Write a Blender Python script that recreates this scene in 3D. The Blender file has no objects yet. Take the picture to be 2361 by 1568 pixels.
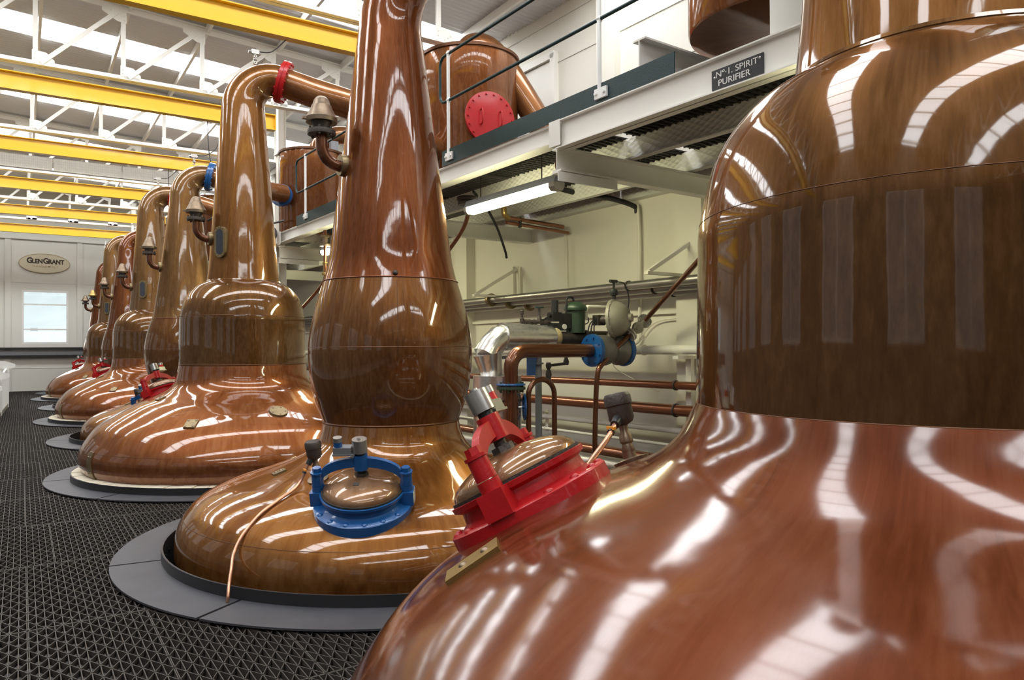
import bpy, math, random
import numpy as np
from mathutils import Vector, Matrix

random.seed(7)
SC = bpy.context.scene
COL = SC.collection
PI = math.pi

# ------------------------------------------------------------------ camera
F_PX = 1700.0
YAW, PITCH, ROLL = math.radians(33.62544), math.radians(0.58024), -0.006
f = Vector((math.sin(YAW) * math.cos(PITCH), math.cos(YAW) * math.cos(PITCH), math.sin(PITCH)))
r = Vector((math.cos(YAW), -math.sin(YAW), 0))
u = r.cross(f)
cR = math.cos(ROLL) * r + math.sin(ROLL) * u
cU = -math.sin(ROLL) * r + math.cos(ROLL) * u
cam_data = bpy.data.cameras.new('camera')
cam_data.sensor_width = 36.0
cam_data.lens = 36.0 * F_PX / 2361.0
cam_data.clip_start = 0.05
cam_data.clip_end = 2000
cam = bpy.data.objects.new('camera', cam_data)
M = Matrix(((cR.x, cU.x, -f.x, 0), (cR.y, cU.y, -f.y, 0), (cR.z, cU.z, -f.z, 1.6), (0, 0, 0, 1)))
cam.matrix_world = M
COL.objects.link(cam)
SC.camera = cam

# ------------------------------------------------------------------ world, exposure
w = bpy.data.worlds.new('overcast_sky')
SC.world = w
w.use_nodes = True
bgn = w.node_tree.nodes['Background']
bgn.inputs[0].default_value = (0.95, 0.98, 1.0, 1)
bgn.inputs[1].default_value = 4.5
SC.view_settings.view_transform = 'Standard'
SC.view_settings.look = 'None'
SC.view_settings.gamma = 1.0
SC.view_settings.use_curve_mapping = False
SC.view_settings.exposure = 0.0
SKY_L = 12.5        # daylight coming through the translucent roof sheets
WIN_L = 0.42        # daylight on the frosted windows of the left wall

# ------------------------------------------------------------------ materials
MATS = {}
def new_mat(name):
    m = bpy.data.materials.new(name); m.use_nodes = True
    nt = m.node_tree
    return m, nt, nt.nodes['Principled BSDF']

def paint(name, col, rough=0.45, metal=0.0, var=0.08, scale=6.0, bump=0.0, bscale=60.0, coat=0.0, spec=0.5, coatr=0.08):
    m, nt, b = new_mat(name)
    tc = nt.nodes.new('ShaderNodeTexCoord')
    n = nt.nodes.new('ShaderNodeTexNoise'); n.inputs['Scale'].default_value = scale; n.inputs['Detail'].default_value = 6
    nt.links.new(tc.outputs['Object'], n.inputs['Vector'])
    mx = nt.nodes.new('ShaderNodeMixRGB')
    mx.inputs[1].default_value = (*[c * (1 - var) for c in col], 1)
    mx.inputs[2].default_value = (*[min(1, c * (1 + var)) for c in col], 1)
    nt.links.new(n.outputs['Fac'], mx.inputs[0])
    nt.links.new(mx.outputs[0], b.inputs['Base Color'])
    b.inputs['Roughness'].default_value = rough
    b.inputs['Metallic'].default_value = metal
    b.inputs['Specular IOR Level'].default_value = spec
    b.inputs['Coat Weight'].default_value = coat
    b.inputs['Coat Roughness'].default_value = coatr
    if bump:
        n2 = nt.nodes.new('ShaderNodeTexNoise'); n2.inputs['Scale'].default_value = bscale; n2.inputs['Detail'].default_value = 3
        nt.links.new(tc.outputs['Object'], n2.inputs['Vector'])
        bp = nt.nodes.new('ShaderNodeBump'); bp.inputs['Strength'].default_value = bump; bp.inputs['Distance'].default_value = 0.01
        nt.links.new(n2.outputs['Fac'], bp.inputs['Height'])
        nt.links.new(bp.outputs[0], b.inputs['Normal'])
    MATS[name] = m
    return m

def copper(name, dark, mid, light, metal=0.6, r0=0.30, r1=0.48, K=5.0, coat=1.0, bump=0.06, coatr=0.05):
    """lacquered copper: streaks follow the generator lines of the turned part (angle about the part's own axis)"""
    m, nt, b = new_mat(name)
    N = nt.nodes.new; L = nt.links.new
    tc = N('ShaderNodeTexCoord'); sp = N('ShaderNodeSeparateXYZ'); L(tc.outputs['Object'], sp.inputs[0])
    oi = N('ShaderNodeObjectInfo')
    def math_(op, a, bb=None):
        q = N('ShaderNodeMath'); q.operation = op
        for i, v in enumerate((a, bb)):
            if v is None: continue
            if isinstance(v, (int, float)): q.inputs[i].default_value = v
            else: L(v, q.inputs[i])
        return q.outputs[0]
    rr = math_('SQRT', math_('ADD', math_('ADD', math_('MULTIPLY', sp.outputs[0], sp.outputs[0]), math_('MULTIPLY', sp.outputs[1], sp.outputs[1])), 0.0001))
    nx = math_('MULTIPLY', math_('DIVIDE', sp.outputs[0], rr), K)
    ny = math_('MULTIPLY', math_('DIVIDE', sp.outputs[1], rr), K)
    def vec(zs, rs):
        cb = N('ShaderNodeCombineXYZ'); L(nx, cb.inputs[0]); L(ny, cb.inputs[1])
        L(math_('ADD', math_('MULTIPLY', sp.outputs[2], zs), math_('MULTIPLY', rr, rs)), cb.inputs[2])
        return cb.outputs[0]
    def noise(v, scale, detail, rough=0.6):
        q = N('ShaderNodeTexNoise'); q.noise_dimensions = '4D'
        q.inputs['Scale'].default_value = scale; q.inputs['Detail'].default_value = detail; q.inputs['Roughness'].default_value = rough
        L(v, q.inputs['Vector']); L(math_('MULTIPLY', oi.outputs['Random'], 9.0), q.inputs['W'])
        return q.outputs['Fac']
    fine = noise(vec(1.6, 1.6), 7.0, 6, 0.65)
    broad = noise(vec(1.3, 1.1), 1.1, 4)
    patch = noise(tc.outputs['Object'], 1.7, 5)
    mixv = math_('ADD', math_('ADD', math_('MULTIPLY', fine, 0.42), math_('MULTIPLY', broad, 0.33)), math_('MULTIPLY', patch, 0.25))
    cr = N('ShaderNodeValToRGB'); L(mixv, cr.inputs[0])
    cr.color_ramp.elements[0].position = 0.36; cr.color_ramp.elements[0].color = (*dark, 1)
    cr.color_ramp.elements[1].position = 0.66; cr.color_ramp.elements[1].color = (*light, 1)
    e = cr.color_ramp.elements.new(0.5); e.color = (*mid, 1)
    L(cr.outputs[0], b.inputs['Base Color'])
    b.inputs['Metallic'].default_value = metal
    b.inputs['Specular IOR Level'].default_value = 0.08
    b.inputs['Specular Tint'].default_value = (.9, .55, .3, 1)
    mr = N('ShaderNodeMapRange'); L(fine, mr.inputs[0]); mr.inputs[1].default_value = 0.3; mr.inputs[2].default_value = 0.7
    mr.inputs[3].default_value = r0; mr.inputs[4].default_value = r1; L(mr.outputs[0], b.inputs['Roughness'])
    b.inputs['Coat Weight'].default_value = coat; b.inputs['Coat Roughness'].default_value = coatr; b.inputs['Coat IOR'].default_value = 1.55
    n3 = N('ShaderNodeTexNoise'); n3.inputs['Scale'].default_value = 5.0; n3.inputs['Detail'].default_value = 2.5
    L(tc.outputs['Object'], n3.inputs['Vector'])
    bp = N('ShaderNodeBump'); bp.inputs['Strength'].default_value = bump; bp.inputs['Distance'].default_value = 0.012
    L(n3.outputs['Fac'], bp.inputs['Height']); L(bp.outputs[0], b.inputs['Normal']); L(bp.outputs[0], b.inputs['Coat Normal'])
    MATS[name] = m
    return m

def emit(name, col, strength):
    m = bpy.data.materials.new(name); m.use_nodes = True
    nt = m.node_tree; nt.nodes.clear()
    tc = nt.nodes.new('ShaderNodeTexCoord'); n = nt.nodes.new('ShaderNodeTexNoise'); n.inputs['Scale'].default_value = 1.5
    nt.links.new(tc.outputs['Object'], n.inputs['Vector'])
    mx = nt.nodes.new('ShaderNodeMixRGB'); mx.inputs[1].default_value = (*[c * .93 for c in col], 1); mx.inputs[2].default_value = (*col, 1)
    nt.links.new(n.outputs['Fac'], mx.inputs[0])
    e = nt.nodes.new('ShaderNodeEmission'); e.inputs[1].default_value = strength; nt.links.new(mx.outputs[0], e.inputs[0])
    o = nt.nodes.new('ShaderNodeOutputMaterial'); nt.links.new(e.outputs[0], o.inputs[0])
    MATS[name] = m
    return m

copper('copper_pot_spirit', (0.1056, 0.0331, 0.0068), (0.1892, 0.0722, 0.0162), (0.2772, 0.1348, 0.0459))
copper('copper_pot_wash', (0.1100, 0.0296, 0.0081), (0.1936, 0.0609, 0.0189), (0.2772, 0.1175, 0.0486))
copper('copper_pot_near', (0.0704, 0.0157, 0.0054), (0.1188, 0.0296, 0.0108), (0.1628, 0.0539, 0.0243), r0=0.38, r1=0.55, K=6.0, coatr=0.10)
copper('copper_head', (0.0660, 0.0270, 0.0068), (0.1232, 0.0557, 0.0175), (0.1936, 0.1001, 0.0446))
copper('copper_bulb', (0.0748, 0.0252, 0.0068), (0.1364, 0.0548, 0.0162), (0.2068, 0.1001, 0.0405))
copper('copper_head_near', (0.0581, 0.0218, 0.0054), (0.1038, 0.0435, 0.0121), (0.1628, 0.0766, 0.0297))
copper('copper_neck_red', (0.0836, 0.0209, 0.0054), (0.1496, 0.0435, 0.0135), (0.2200, 0.0783, 0.0297))
copper('copper_neck_brown', (0.1100, 0.0409, 0.0095), (0.1936, 0.0800, 0.0203), (0.2684, 0.1305, 0.0459))
copper('copper_neck_olive', (0.1056, 0.0505, 0.0162), (0.1804, 0.0914, 0.0338), (0.2508, 0.1436, 0.0675))
copper('copper_cover', (0.1408, 0.0679, 0.0284), (0.2288, 0.1235, 0.0635), (0.3168, 0.1914, 0.1215), K=2.0)
copper('copper_tank', (0.1232, 0.0365, 0.0108), (0.2068, 0.0713, 0.0230), (0.2904, 0.1201, 0.0486))
copper('copper_arm', (0.1408, 0.0522, 0.0162), (0.2376, 0.0940, 0.0324), (0.3168, 0.1522, 0.0607), K=1.5)
paint('copper_pipe', (.27, .095, .048), 0.28, 0.8, 0.15, 3, coat=0.6)
paint('copper_pipe_dark', (.15, .052, .020), 0.3, 0.75, 0.15, 3, coat=0.8)
paint('copper_tube_bright', (.62, .33, .22), 0.3, 0.9, 0.1, 9)
paint('seam_red', (.17, .055, .020), 0.4, 0.5, 0.3, 12)
paint('seam_dark', (.13, .055, .025), 0.45, 0.6, 0.3, 12)
paint('cream', (.80, .775, .69), 0.55, 0, 0.03, 1.2, 0.05, 25)
paint('cream_wall_low', (.76, .735, .63), 0.5, 0, 0.05, 0.9, 0.08, 18)
paint('grey_wall', (.76, .75, .69), 0.6, 0, 0.03, 1.0, 0.05, 60)
paint('wall_dark', (.13, .115, .095), 0.7, 0, 0.25, 0.6, 0.1, 20)
paint('white_steel', (.84, .82, .76), 0.42, 0, 0.03, 3)
paint('white_gloss', (.86, .86, .84), 0.35, 0, 0.03, 3)
paint('roof_grey', (.74, .745, .76), 0.5, 0.0, 0.05, 0.7)
paint('yellow', (.86, .50, .015), 0.35, 0, 0.04, 2.5, coat=0.3)
paint('red', (.40, .008, .011), 0.4, 0, 0.14, 14, 0.12, 70, coat=0.25, spec=0.3)
paint('blue', (.008, .085, .28), 0.33, 0, 0.15, 14, 0.10, 70, coat=0.5)
paint('green_dark', (.014, .040, .042), 0.42, 0, 0.2, 9, 0.25, 90, spec=0.3)
paint('black', (.018, .018, .02), 0.4, 0, 0.2, 8, 0.1, 60)
paint('gasket', (.028, .025, .02), 0.75, 0, 0.4, 30, 0.5, 120)
paint('iron', (.075, .062, .055), 0.5, 0.5, 0.35, 18, 0.25, 80)
paint('cable', (.02, .02, .022), 0.5, 0, 0.1, 10)
paint('bronze', (.24, .18, .125), 0.42, 0.85, 0.25, 16, 0.2, 50)
paint('brass', (.40, .28, .10), 0.35, 0.9, 0.2, 14, 0.1, 60)
paint('brass_dull', (.26, .20, .11), 0.42, 0.85, 0.25, 14, 0.15, 60)
paint('steel', (.55, .54, .52), 0.3, 0.95, 0.1, 10)
paint('steel_pipe', (.44, .42, .40), 0.36, 0.9, 0.15, 5, 0.05, 40)
paint('aluminium', (.74, .73, .71), 0.24, 0.9, 0.1, 7, 0.6, 9)
paint('grey_plastic', (.20, .205, .22), 0.45, 0, 0.1, 8)
paint('grey_valve', (.33, .31, .25), 0.5, 0.2, 0.2, 10, 0.15, 40)
paint('valve_steel', (.20, .19, .175), 0.4, 0.6, 0.3, 9, 0.2, 30)
paint('motor_green', (.03, .055, .032), 0.4, 0, 0.2, 12)
paint('wool', (.42, .34, .18), 0.9, 0, 0.3, 40, 0.8, 120)
paint('grating', (.070, .059, .052), 0.55, 0.35, 0.35, 5, 0.1, 80)
paint('pit_concrete', (.125, .12, .112), 0.85, 0, 0.5, 3.0, 0.3, 20)
paint('brick', (.66, .60, .47), 0.8, 0, 0.15, 9, 0.4, 60)
paint('deck_dark', (.035, .032, .03), 0.7, 0, 0.4, 12, 0.5, 90)
paint('sign_black', (.022, .024, .028), 0.35, 0, 0.2, 12, 0.15, 80)
paint('sign_white', (.75, .74, .70), 0.5, 0, 0.05, 12)
paint('sign_cream', (.66, .60, .44), 0.5, 0, 0.05, 3)
paint('sign_brown', (.035, .018, .012), 0.5, 0, 0.1, 6)
paint('sign_tan', (.52, .40, .25), 0.5, 0, 0.1, 6)
paint('red_cap', (.55, .02, .02), 0.35, 0, 0.1, 20)
paint('orange_tag', (.75, .30, .02), 0.4, 0, 0.1, 20)
paint('sight_dark', (.05, .055, .075), 0.12, 0, 0.3, 30)
paint('hill', (.20, .22, .225), 0.9, 0, 0.25, 0.08)
paint('slate', (.24, .24, .25), 0.8, 0, 0.15, 0.8)
emit('skylight', (0.97, 0.985, 1.0), SKY_L)
emit('frosted_window', (0.95, 0.98, 1.0), WIN_L)
emit('tube_light', (1.0, 0.96, 0.58), 55.0)

def plate_mat():
    m, nt, b = new_mat('chequer_plate')
    N = nt.nodes.new; L = nt.links.new
    tc = N('ShaderNodeTexCoord')
    n = N('ShaderNodeTexNoise'); n.inputs['Scale'].default_value = 4; n.inputs['Detail'].default_value = 8
    L(tc.outputs['Object'], n.inputs['Vector'])
    mx = N('ShaderNodeMixRGB'); mx.inputs[1].default_value = (.045, .046, .054, 1); mx.inputs[2].default_value = (.085, .087, .10, 1)
    L(n.outputs['Fac'], mx.inputs[0]); L(mx.outputs[0], b.inputs['Base Color'])
    b.inputs['Roughness'].default_value = 0.5; b.inputs['Metallic'].default_value = 0.25
    v = N('ShaderNodeTexVoronoi'); v.inputs['Scale'].default_value = 24; v.inputs['Randomness'].default_value = 0.0
    L(tc.outputs['Object'], v.inputs['Vector'])
    mr = N('ShaderNodeMapRange'); L(v.outputs['Distance'], mr.inputs[0])
    mr.inputs[1].default_value = 0.18; mr.inputs[2].default_value = 0.34; mr.inputs[3].default_value = 1; mr.inputs[4].default_value = 0
    bp = N('ShaderNodeBump'); bp.inputs['Strength'].default_value = 0.9; bp.inputs['Distance'].default_value = 0.008
    L(mr.outputs[0], bp.inputs['Height']); L(bp.outputs[0], b.inputs['Normal'])
    MATS['chequer_plate'] = m
plate_mat()

def diamond_mat():
    m, nt, b = new_mat('white_mesh')
    N = nt.nodes.new; L = nt.links.new
    tc = N('ShaderNodeTexCoord'); mp = N('ShaderNodeMapping'); mp.inputs['Scale'].default_value = (14, 7, 14)
    mp.inputs['Rotation'].default_value = (0.785, 0, 0)
    L(tc.outputs['Object'], mp.inputs['Vector'])
    v = N('ShaderNodeTexVoronoi'); v.inputs['Scale'].default_value = 1.6; v.inputs['Randomness'].default_value = 0.0
    L(mp.outputs[0], v.inputs['Vector'])
    bp = N('ShaderNodeBump'); bp.inputs['Strength'].default_value = 0.8; bp.inputs['Distance'].default_value = 0.02
    L(v.outputs['Distance'], bp.inputs['Height']); L(bp.outputs[0], b.inputs['Normal'])
    b.inputs['Base Color'].default_value = (.66, .65, .61, 1); b.inputs['Roughness'].default_value = 0.5
    MATS['white_mesh'] = m
diamond_mat()

def glass_mat():
    m = bpy.data.materials.new('window_glass'); m.use_nodes = True
    nt = m.node_tree; nt.nodes.clear()
    t = nt.nodes.new('ShaderNodeBsdfTransparent'); t.inputs[0].default_value = (.96, .98, .97, 1)
    g = nt.nodes.new('ShaderNodeBsdfGlossy'); g.inputs['Roughness'].default_value = 0.02
    fr = nt.nodes.new('ShaderNodeFresnel'); fr.inputs[0].default_value = 1.45
    mx = nt.nodes.new('ShaderNodeMixShader'); nt.links.new(fr.outputs[0], mx.inputs[0]); nt.links.new(t.outputs[0], mx.inputs[1]); nt.links.new(g.outputs[0], mx.inputs[2])
    o = nt.nodes.new('ShaderNodeOutputMaterial'); nt.links.new(mx.outputs[0], o.inputs[0])
    MATS['window_glass'] = m
glass_mat()

# ------------------------------------------------------------------ mesh builder
class MB:
    def __init__(self):
        self.v = []; self.f = []
    def add(self, vs, fs):
        o = len(self.v); self.v.extend([tuple(p) for p in vs]); self.f.extend([tuple(i + o for i in q) for q in fs]); return self
    def box(self, c, s, ax=None):
        c = Vector(c); X, Y, Z = ax if ax else (Vector((1, 0, 0)), Vector((0, 1, 0)), Vector((0, 0, 1)))
        vs = [c + X * (s[0] / 2 * i) + Y * (s[1] / 2 * j) + Z * (s[2] / 2 * k) for i in (-1, 1) for j in (-1, 1) for k in (-1, 1)]
        return self.add(vs, [(0, 1, 3, 2), (4, 6, 7, 5), (0, 4, 5, 1), (2, 3, 7, 6), (0, 2, 6, 4), (1, 5, 7, 3)])
    def bar(self, a, b, wd, h, up=(0, 0, 1)):
        a = Vector(a); b = Vector(b); d = (b - a); L = d.length; d.normalize(); up = Vector(up)
        s = d.cross(up)
        if s.length < 1e-4: s = d.cross(Vector((0, 1, 0)))
        s.normalize(); t = s.cross(d)
        return self.box((a + b) / 2, (L, wd, h), (d, s, t))
    def sweep(self, path, radii, n=16, caps=True):
        path = [Vector(p) for p in path]; m = len(path)
        if isinstance(radii, (int, float)): radii = [radii] * m
        d0 = (path[1] - path[0]).normalized()
        s = d0.cross(Vector((0, 0, 1)))
        if s.length < 1e-3: s = d0.cross(Vector((0, 1, 0)))
        s.normalize(); vs = []; prev = d0
        for i, p in enumerate(path):
            if i == 0: d = d0
            elif i == m - 1: d = (path[i] - path[i - 1]).normalized()
            else: d = ((path[i + 1] - path[i]).normalized() + (path[i] - path[i - 1]).normalized()).normalized()
            q = prev.rotation_difference(d); s = (q @ s); s = (s - d * s.dot(d)).normalized(); prev = d
            t = d.cross(s)
            for k in range(n):
                a = 2 * PI * k / n
                vs.append(p + (s * math.cos(a) + t * math.sin(a)) * radii[i])
        fs = [(i * n + k, i * n + (k + 1) % n, (i + 1) * n + (k + 1) % n, (i + 1) * n + k) for i in range(m - 1) for k in range(n)]
        if caps:
            fs.append(tuple(range(n - 1, -1, -1))); fs.append(tuple((m - 1) * n + k for k in range(n)))
        return self.add(vs, fs)
    def cyl(self, a, b, r0, r1=None, n=16):
        return self.sweep([a, b], [r0, r0 if r1 is None else r1], n)
    def lathe(self, prof, n=32, o=(0, 0, 0), ax=(0, 0, 1), close=False, caps=False):
        o = Vector(o); ax = Vector(ax).normalized()
        s = ax.cross(Vector((0, 1, 0)))
        if s.length < 1e-3: s = ax.cross(Vector((1, 0, 0)))
        s.normalize(); t = ax.cross(s); m = len(prof); vs = []
        for (rr, z) in prof:
            for k in range(n):
                a = 2 * PI * k / n
                vs.append(o + ax * z + (s * math.cos(a) + t * math.sin(a)) * rr)
        fs = [(i * n + k, i * n + (k + 1) % n, (i + 1) * n + (k + 1) % n, (i + 1) * n + k) for i in range(m - 1) for k in range(n)]
        if close: fs += [((m - 1) * n + k, (m - 1) * n + (k + 1) % n, (k + 1) % n, k) for k in range(n)]
        if caps:
            fs.append(tuple(range(n - 1, -1, -1))); fs.append(tuple((m - 1) * n + k for k in range(n)))
        return self.add(vs, fs)
    def prism(self, poly, o, X, Y, th):
        o = Vector(o); X = Vector(X).normalized(); Y = Vector(Y).normalized(); Z = X.cross(Y); n = len(poly)
        vs = [o + X * a + Y * b for a, b in poly] + [o + X * a + Y * b + Z * th for a, b in poly]
        fs = [tuple(range(n - 1, -1, -1)), tuple(range(n, 2 * n))] + [(i, (i + 1) % n, n + (i + 1) % n, n + i) for i in range(n)]
        return self.add(vs, fs)
    def dome(self, o, ax, rad, h, n=16, m=5, base=True):
        prof = [(rad * math.cos(PI / 2 * i / m), h * math.sin(PI / 2 * i / m)) for i in range(m)] + [(0.0005, h)]
        if base: prof = [(0.0005, 0)] + prof
        return self.lathe(prof, n, o, ax)
    def moved(self, fn):
        q = MB(); q.v = [tuple(fn(Vector(p))) for p in self.v]; q.f = list(self.f); return q

WL = {}          # world location of every parent
def mesh_from(name, mb, mat, off, smooth):
    me = bpy.data.meshes.new(name)
    v = np.array(mb.v, dtype=np.float64) - np.array(off)
    me.from_pydata(v.tolist(), [], mb.f)
    me.update()
    if smooth:
        me.polygons.foreach_set('use_smooth', [True] * len(me.polygons))
        me.set_sharp_from_angle(angle=math.radians(38))
    me.materials.append(MATS[mat])
    return me

def obj(name, mb, mat, parent=None, smooth=True, local=False):
    """links a mesh object; geometry given in world space (or in the parent's space with local=True)"""
    if parent is None:
        a = np.array(mb.v); off = ((a[:, 0].min() + a[:, 0].max()) / 2, (a[:, 1].min() + a[:, 1].max()) / 2, a[:, 2].min())
    else:
        off = (0, 0, 0) if local else WL[parent.name]
    o = bpy.data.objects.new(name, mesh_from(name, mb, mat, off, smooth))
    COL.objects.link(o)
    if parent is None:
        o.location = off; WL[o.name] = tuple(off)
    else:
        o.parent = parent; WL[o.name] = WL[parent.name]
    return o

def tag(o, label, cat, group=None, kind=None):
    if label: o['label'] = label
    if cat: o['category'] = cat
    if group: o['group'] = group
    if kind: o['kind'] = kind
    return o

def thing(name, loc, label, cat, group=None):
    o = bpy.data.objects.new(name, None); o.empty_display_size = 0.1
    COL.objects.link(o); o.location = loc; WL[o.name] = tuple(loc)
    return tag(o, label, cat, group)

def struct(name, mb, mat, smooth=False):
    o = obj(name, mb, mat, None, smooth); o['kind'] = 'structure'; return o

def piece(name, me, parent, loc, rotz=0.0):
    o = bpy.data.objects.new(name, me); COL.objects.link(o); o.parent = parent
    pl = WL[parent.name]
    o.location = (loc[0] - pl[0], loc[1] - pl[1], loc[2] - pl[2]); o.rotation_euler = (0, 0, rotz)
    return o

def catmull(P, n=8):
    P = [Vector((*p, 0)) if len(p) == 2 else Vector(p) for p in P]
    Q = [2 * P[0] - P[1]] + P + [2 * P[-1] - P[-2]]; out = []
    for i in range(1, len(Q) - 2):
        a, b, c, d = Q[i - 1:i + 3]
        for k in range(n):
            t = k / n
            out.append(.5 * (2 * b + (c - a) * t + (2 * a - 5 * b + 4 * c - d) * t * t + (3 * b - a - 3 * c + d) * t ** 3))
    out.append(P[-1]); return out

def text_mesh(name, body, size, mat, parent, o, X, Y, depth=0.004, align='CENTER', sx=1.0, space=1.0, bold=0.0):
    cu = bpy.data.curves.new(name, 'FONT'); cu.body = body; cu.size = size; cu.extrude = depth / 2
    cu.align_x = align; cu.align_y = 'CENTER'; cu.space_character = space; cu.offset = bold
    tmp = bpy.data.objects.new('lettering_source', cu); COL.objects.link(tmp)
    dg = bpy.context.evaluated_depsgraph_get()
    me = bpy.data.meshes.new_from_object(tmp.evaluated_get(dg))
    bpy.data.objects.remove(tmp); bpy.data.curves.remove(cu)
    X = Vector(X).normalized(); Y = Vector(Y).normalized(); Z = X.cross(Y); o = Vector(o) - Vector(WL[parent.name])
    for v in me.vertices:
        c = v.co.copy(); v.co = o + X * (c.x * sx) + Y * c.y + Z * (c.z + depth / 2)
    par = list(range(len(me.vertices)))
    def find(a):
        while par[a] != a: par[a] = par[par[a]]; a = par[a]
        return a
    for e in me.edges:
        a, b = find(e.vertices[0]), find(e.vertices[1])
        if a != b: par[a] = b
    isl = {}
    for p_ in me.polygons: isl.setdefault(find(p_.vertices[0]), []).append(tuple(p_.vertices))
    for fs_ in isl.values():
        ids = sorted({q for q_ in fs_ for q in q_}); mp = {a: k for k, a in enumerate(ids)}
        m2 = bpy.data.meshes.new('letter'); m2.from_pydata([tuple(me.vertices[a].co) for a in ids], [], [tuple(mp[a] for a in q_) for q_ in fs_]); m2.update()
        m2.materials.append(MATS[mat])
        ob = bpy.data.objects.new('letter', m2); COL.objects.link(ob); ob.parent = parent
    bpy.data.meshes.remove(me)

# gallery frame: turned two degrees against the row of stills
GA = math.radians(-2.0)
GX = Vector((math.cos(GA), -math.sin(GA), 0)); GY = Vector((math.sin(GA), math.cos(GA), 0)); GZ = Vector((0, 0, 1))
def gp(x, y, z): return GX * x + GY * y + GZ * z
GAX = (GX, GY, GZ)

# ------------------------------------------------------------------ still positions
ROW = [1.26, 5.86, 10.37, 14.88, 19.35, 23.88, 28.35, 32.2]
ROWX = [2.585, 2.65, 2.515, 2.55, 2.56, 2.57, 2.59, 2.62]
COLLAR = [(2.585, 1.26), (2.7228, 5.827), (2.565, 10.357)] + [(ROWX[i], ROW[i]) for i in range(3, 8)]
CURB_R = [2.20 if i == 0 else (2.08 if i % 2 == 0 else 1.87) for i in range(8)]
PLATE_R = [2.48 if i == 0 else (2.36 if i % 2 == 0 else 2.21) for i in range(8)]
END_Y = 34.75
LEFT_X = -7.0
BACK_Y = -9.0

# ================================================================== SETTING
def roof_z(x): return 7.98 - 0.06 * x
BAYS = [-7.7, -3.2, 1.35, 5.86, 10.37, 14.88, 19.39, 23.9, 28.4, 32.7]

floor = struct('floor', MB().box((0.3, (END_Y + BACK_Y) / 2, -0.50), (15.8, END_Y - BACK_Y, 0.1)), 'pit_concrete')

# riveted grating panels over the pit
PW, PL, DROP = 0.61, 1.5, 0.034
def grating_mesh(x0, y0, clip):
    nb, nk = 14, 18; wx = PW / nb; st_ = PL / nk
    vs = []; fs = []
    def seg(ax, ay, bx, by, t):
        dx, dy = bx - ax, by - ay; L = math.hypot(dx, dy); px, py = -dy / L * t / 2, dx / L * t / 2
        k = len(vs)
        vs.extend([(ax + px, ay + py, 0), (bx + px, by + py, 0), (bx - px, by - py, 0), (ax - px, ay - py, 0),
                   (ax + px, ay + py, -DROP), (bx + px, by + py, -DROP), (bx - px, by - py, -DROP), (ax - px, ay - py, -DROP)])
        fs.extend([(k, k + 3, k + 2, k + 1), (k, k + 1, k + 5, k + 4), (k + 2, k + 3, k + 7, k + 6)])
    def ok(x, y):
        for cx_, cy_, rr in clip:
            if (x0 + x - cx_) ** 2 + (y0 + y - cy_) ** 2 < rr * rr: return False
        return True
    for i in range(nb + 1):                      # straight bearing bars
        x = min(max(i * wx, .004), PW - .004)
        for j in range(nk if clip else 1):
            a, b = (j * st_, (j + 1) * st_) if clip else (0, PL)
            if ok(x, (a + b) / 2): seg(x, a, x, b, 0.0048)
    for i in range(nb):                          # crimped bars riveted between them
        for j in range(nk):
            a, b = (i * wx, (i + 1) * wx) if (i + j) % 2 == 0 else ((i + 1) * wx, i * wx)
            if ok((i + .5) * wx, (j + .5) * st_): seg(a, j * st_, b, (j + 1) * st_, 0.0042)
    for y in (0.003, PL - 0.003):                # end bars
        for i in range(nb):
            if ok((i + .5) * wx, y): seg(i * wx, y, (i + 1) * wx, y, 0.005)
    if not fs: return None
    me = bpy.data.meshes.new('grating_panel'); me.from_pydata(vs, [], fs); me.update(); me.materials.append(MATS['grating'])
    return me
full = grating_mesh(0, 0, [])
for jy in range(-2, 23):
    y0 = jy * PL + 0.55
    if y0 > END_Y: continue
    for ix in range(-6, 8):
        x0 = ix * PW + 0.03 + (0.18 if jy % 3 == 1 else 0.0)
        cl = []; inside = False
        for (cx_, cy_), rr in zip(COLLAR, CURB_R):
            rr -= 0.01
            nxp = min(max(cx_, x0), x0 + PW); nyp = min(max(cy_, y0), y0 + PL)
            if (nxp - cx_) ** 2 + (nyp - cy_) ** 2 < rr * rr:
                cl.append((cx_, cy_, rr))
                far = max((x0 + a - cx_) ** 2 + (y0 + b - cy_) ** 2 for a in (0, PW) for b in (0, PL))
                if far < rr * rr: inside = True
        if inside: continue
        me = grating_mesh(x0, y0, cl) if cl else full
        if me: piece('grating_panel', me, floor, (x0, y0, 0))
# concrete ground behind the stills and left of the grating
obj('concrete_strip', MB().box((6.1, (END_Y + BACK_Y) / 2, -0.235), (2.9, END_Y - BACK_Y, 0.43)), 'pit_concrete', floor, False)
obj('concrete_strip', MB().box((-5.3, (END_Y + BACK_Y) / 2, -0.235), (3.4, END_Y - BACK_Y, 0.43)), 'pit_concrete', floor, False)

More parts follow.
